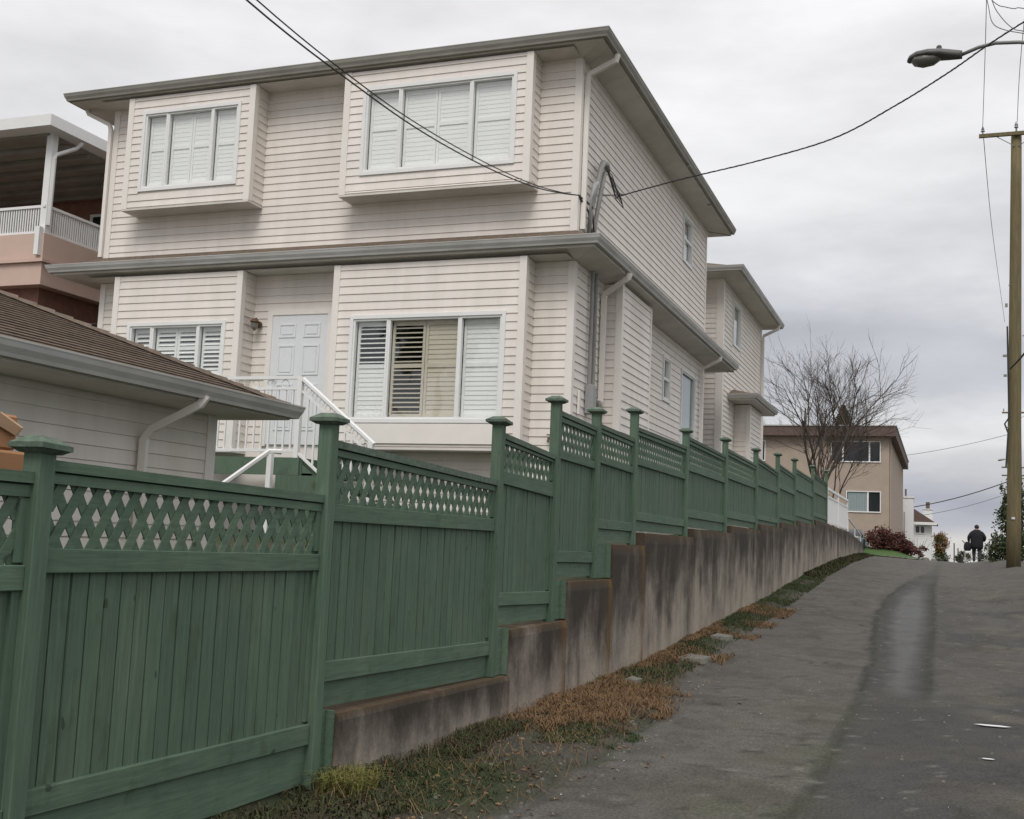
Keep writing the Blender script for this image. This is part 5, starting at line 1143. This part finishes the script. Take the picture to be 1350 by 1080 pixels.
for s in (-1,1):
    MB().box(cx+s*.62-.13,cx+s*.62+.13,cy-.03,cy+.05,zc+.58,zc+.76).build('tail_light','tail_red',car,bevel=.02)
    for yy in (cy+.9,cy+3.3):
        wh=MB().lathe([(.32,-.1),(.32,.1)],(cx+s*.78,yy,zc+.30),18,'x').build('wheel','rubber',car); MB().lathe([(.18,-.105),(.18,.105)],(cx+s*.78,yy,zc+.30),12,'x').build('hub','galvanised',wh)
MB().box(cx-.8,cx+.8,cy-.08,cy+.05,zc+.28,zc+.48).build('bumper','car_paint',car,bevel=.03)

# person walking away
def skin_body(name,joints,edges,parent,mats,pick,root_i=0,sub=2):
    me=bpy.data.meshes.new(name); me.from_pydata([j[0] for j in joints],edges,[]); ob=bpy.data.objects.new(name,me); C.objects.link(ob)
    md=ob.modifiers.new('s','SKIN'); 
    for i,v in enumerate(me.skin_vertices[0].data): v.radius=(joints[i][1],joints[i][2] if len(joints[i])>2 else joints[i][1]); v.use_root=(i==root_i)
    md.use_smooth_shade=True; m2=ob.modifiers.new('u','SUBSURF'); m2.levels=sub; m2.render_levels=sub
    dg=bpy.context.evaluated_depsgraph_get(); nm=bpy.data.meshes.new_from_object(ob.evaluated_get(dg)); bpy.data.objects.remove(ob)
    nm.materials.clear()
    for m in mats: nm.materials.append(M[m])
    for p in nm.polygons: p.material_index=pick(p.center); p.use_smooth=True
    o=bpy.data.objects.new(name,nm); C.objects.link(o); o.parent=parent; return o
px_,py_=1.60,59.5; pz=lz(px_,py_)
pp=root('person','person in a black hooded jacket and dark trousers walking away up the lane','person',(px_,py_,pz))
Jn=[((0,0,.95),.155,.12),((0,0,1.15),.165,.125),((0,.02,1.35),.195,.13),((0,.03,1.47),.12,.10),((0,.06,1.56),.062,.062),((0,.08,1.66),.095,.105),((0,.08,1.74),.07,.08),
    ((-.11,-.02,.86),.12,.12),((-.13,.10,.50),.10,.10),((-.13,-.02,.09),.07,.07),((-.14,.12,.045),.05,.04),
    ((.11,-.02,.86),.12,.12),((.13,-.02,.50),.10,.10),((.12,-.20,.12),.07,.07),((.13,-.10,.045),.05,.04),
    ((-.24,.02,1.40),.085,.085),((-.37,-.06,1.18),.08,.08),((-.36,.10,1.0),.06,.06),((-.33,.18,.95),.035,.03),
    ((.24,.02,1.40),.085,.085),((.37,-.04,1.18),.08,.08),((.34,.14,1.04),.06,.06),((.29,.22,1.0),.035,.03)]
Ed=[(0,1),(1,2),(2,3),(3,4),(4,5),(5,6),(0,7),(7,8),(8,9),(9,10),(0,11),(11,12),(12,13),(13,14),(3,15),(15,16),(16,17),(17,18),(3,19),(19,20),(20,21),(21,22)]
def pick(c):
    if c.z>1.55: return 2
    if (abs(c.x)>.25 and c.z<.97 and c.y>.17): return 2
    if c.z<.84: return 1
    return 0
body=skin_body('body',Jn,Ed,pp,['cloth_black','cloth_grey','skin'],pick)
hr=MB().lathe([(.02,-.10),(.09,-.06),(.108,.0),(.10,.05),(.06,.10),(.015,.12)],(px_,py_+.06,pz+1.68),14).build('hair','hair',pp,smooth=True)
# coat skirt
loftc=[]
for z,w,d in ((.62,.27,.20),(.80,.29,.21),(1.0,.29,.20),(1.2,.30,.20),(1.38,.29,.18),(1.48,.22,.14),(1.56,.12,.10)):
    loftc.append([(px_+w*math.cos(2*math.pi*k/16),py_+.01+d*math.sin(2*math.pi*k/16),pz+z) for k in range(16)])
loft(loftc,'jacket','cloth_black',pp)
bag=root('shoulder_bag','black bag hanging at the left side of the walking person','bag',(px_-.42,py_,pz+.6))
loft([[(px_-.42+w*math.cos(2*math.pi*k/12),py_+d*math.sin(2*math.pi*k/12),pz+z) for k in range(12)] for z,w,d in ((.52,.12,.07),(.60,.17,.10),(.78,.17,.10),(.92,.12,.07),(.96,.05,.03))],'bag_body','cloth_black',bag)
MB().tube([(px_-.40,py_,pz+.93),(px_-.34,py_-.03,pz+1.2),(px_-.20,py_-.06,pz+1.46)],.014,6).build('strap','cloth_black',bag)
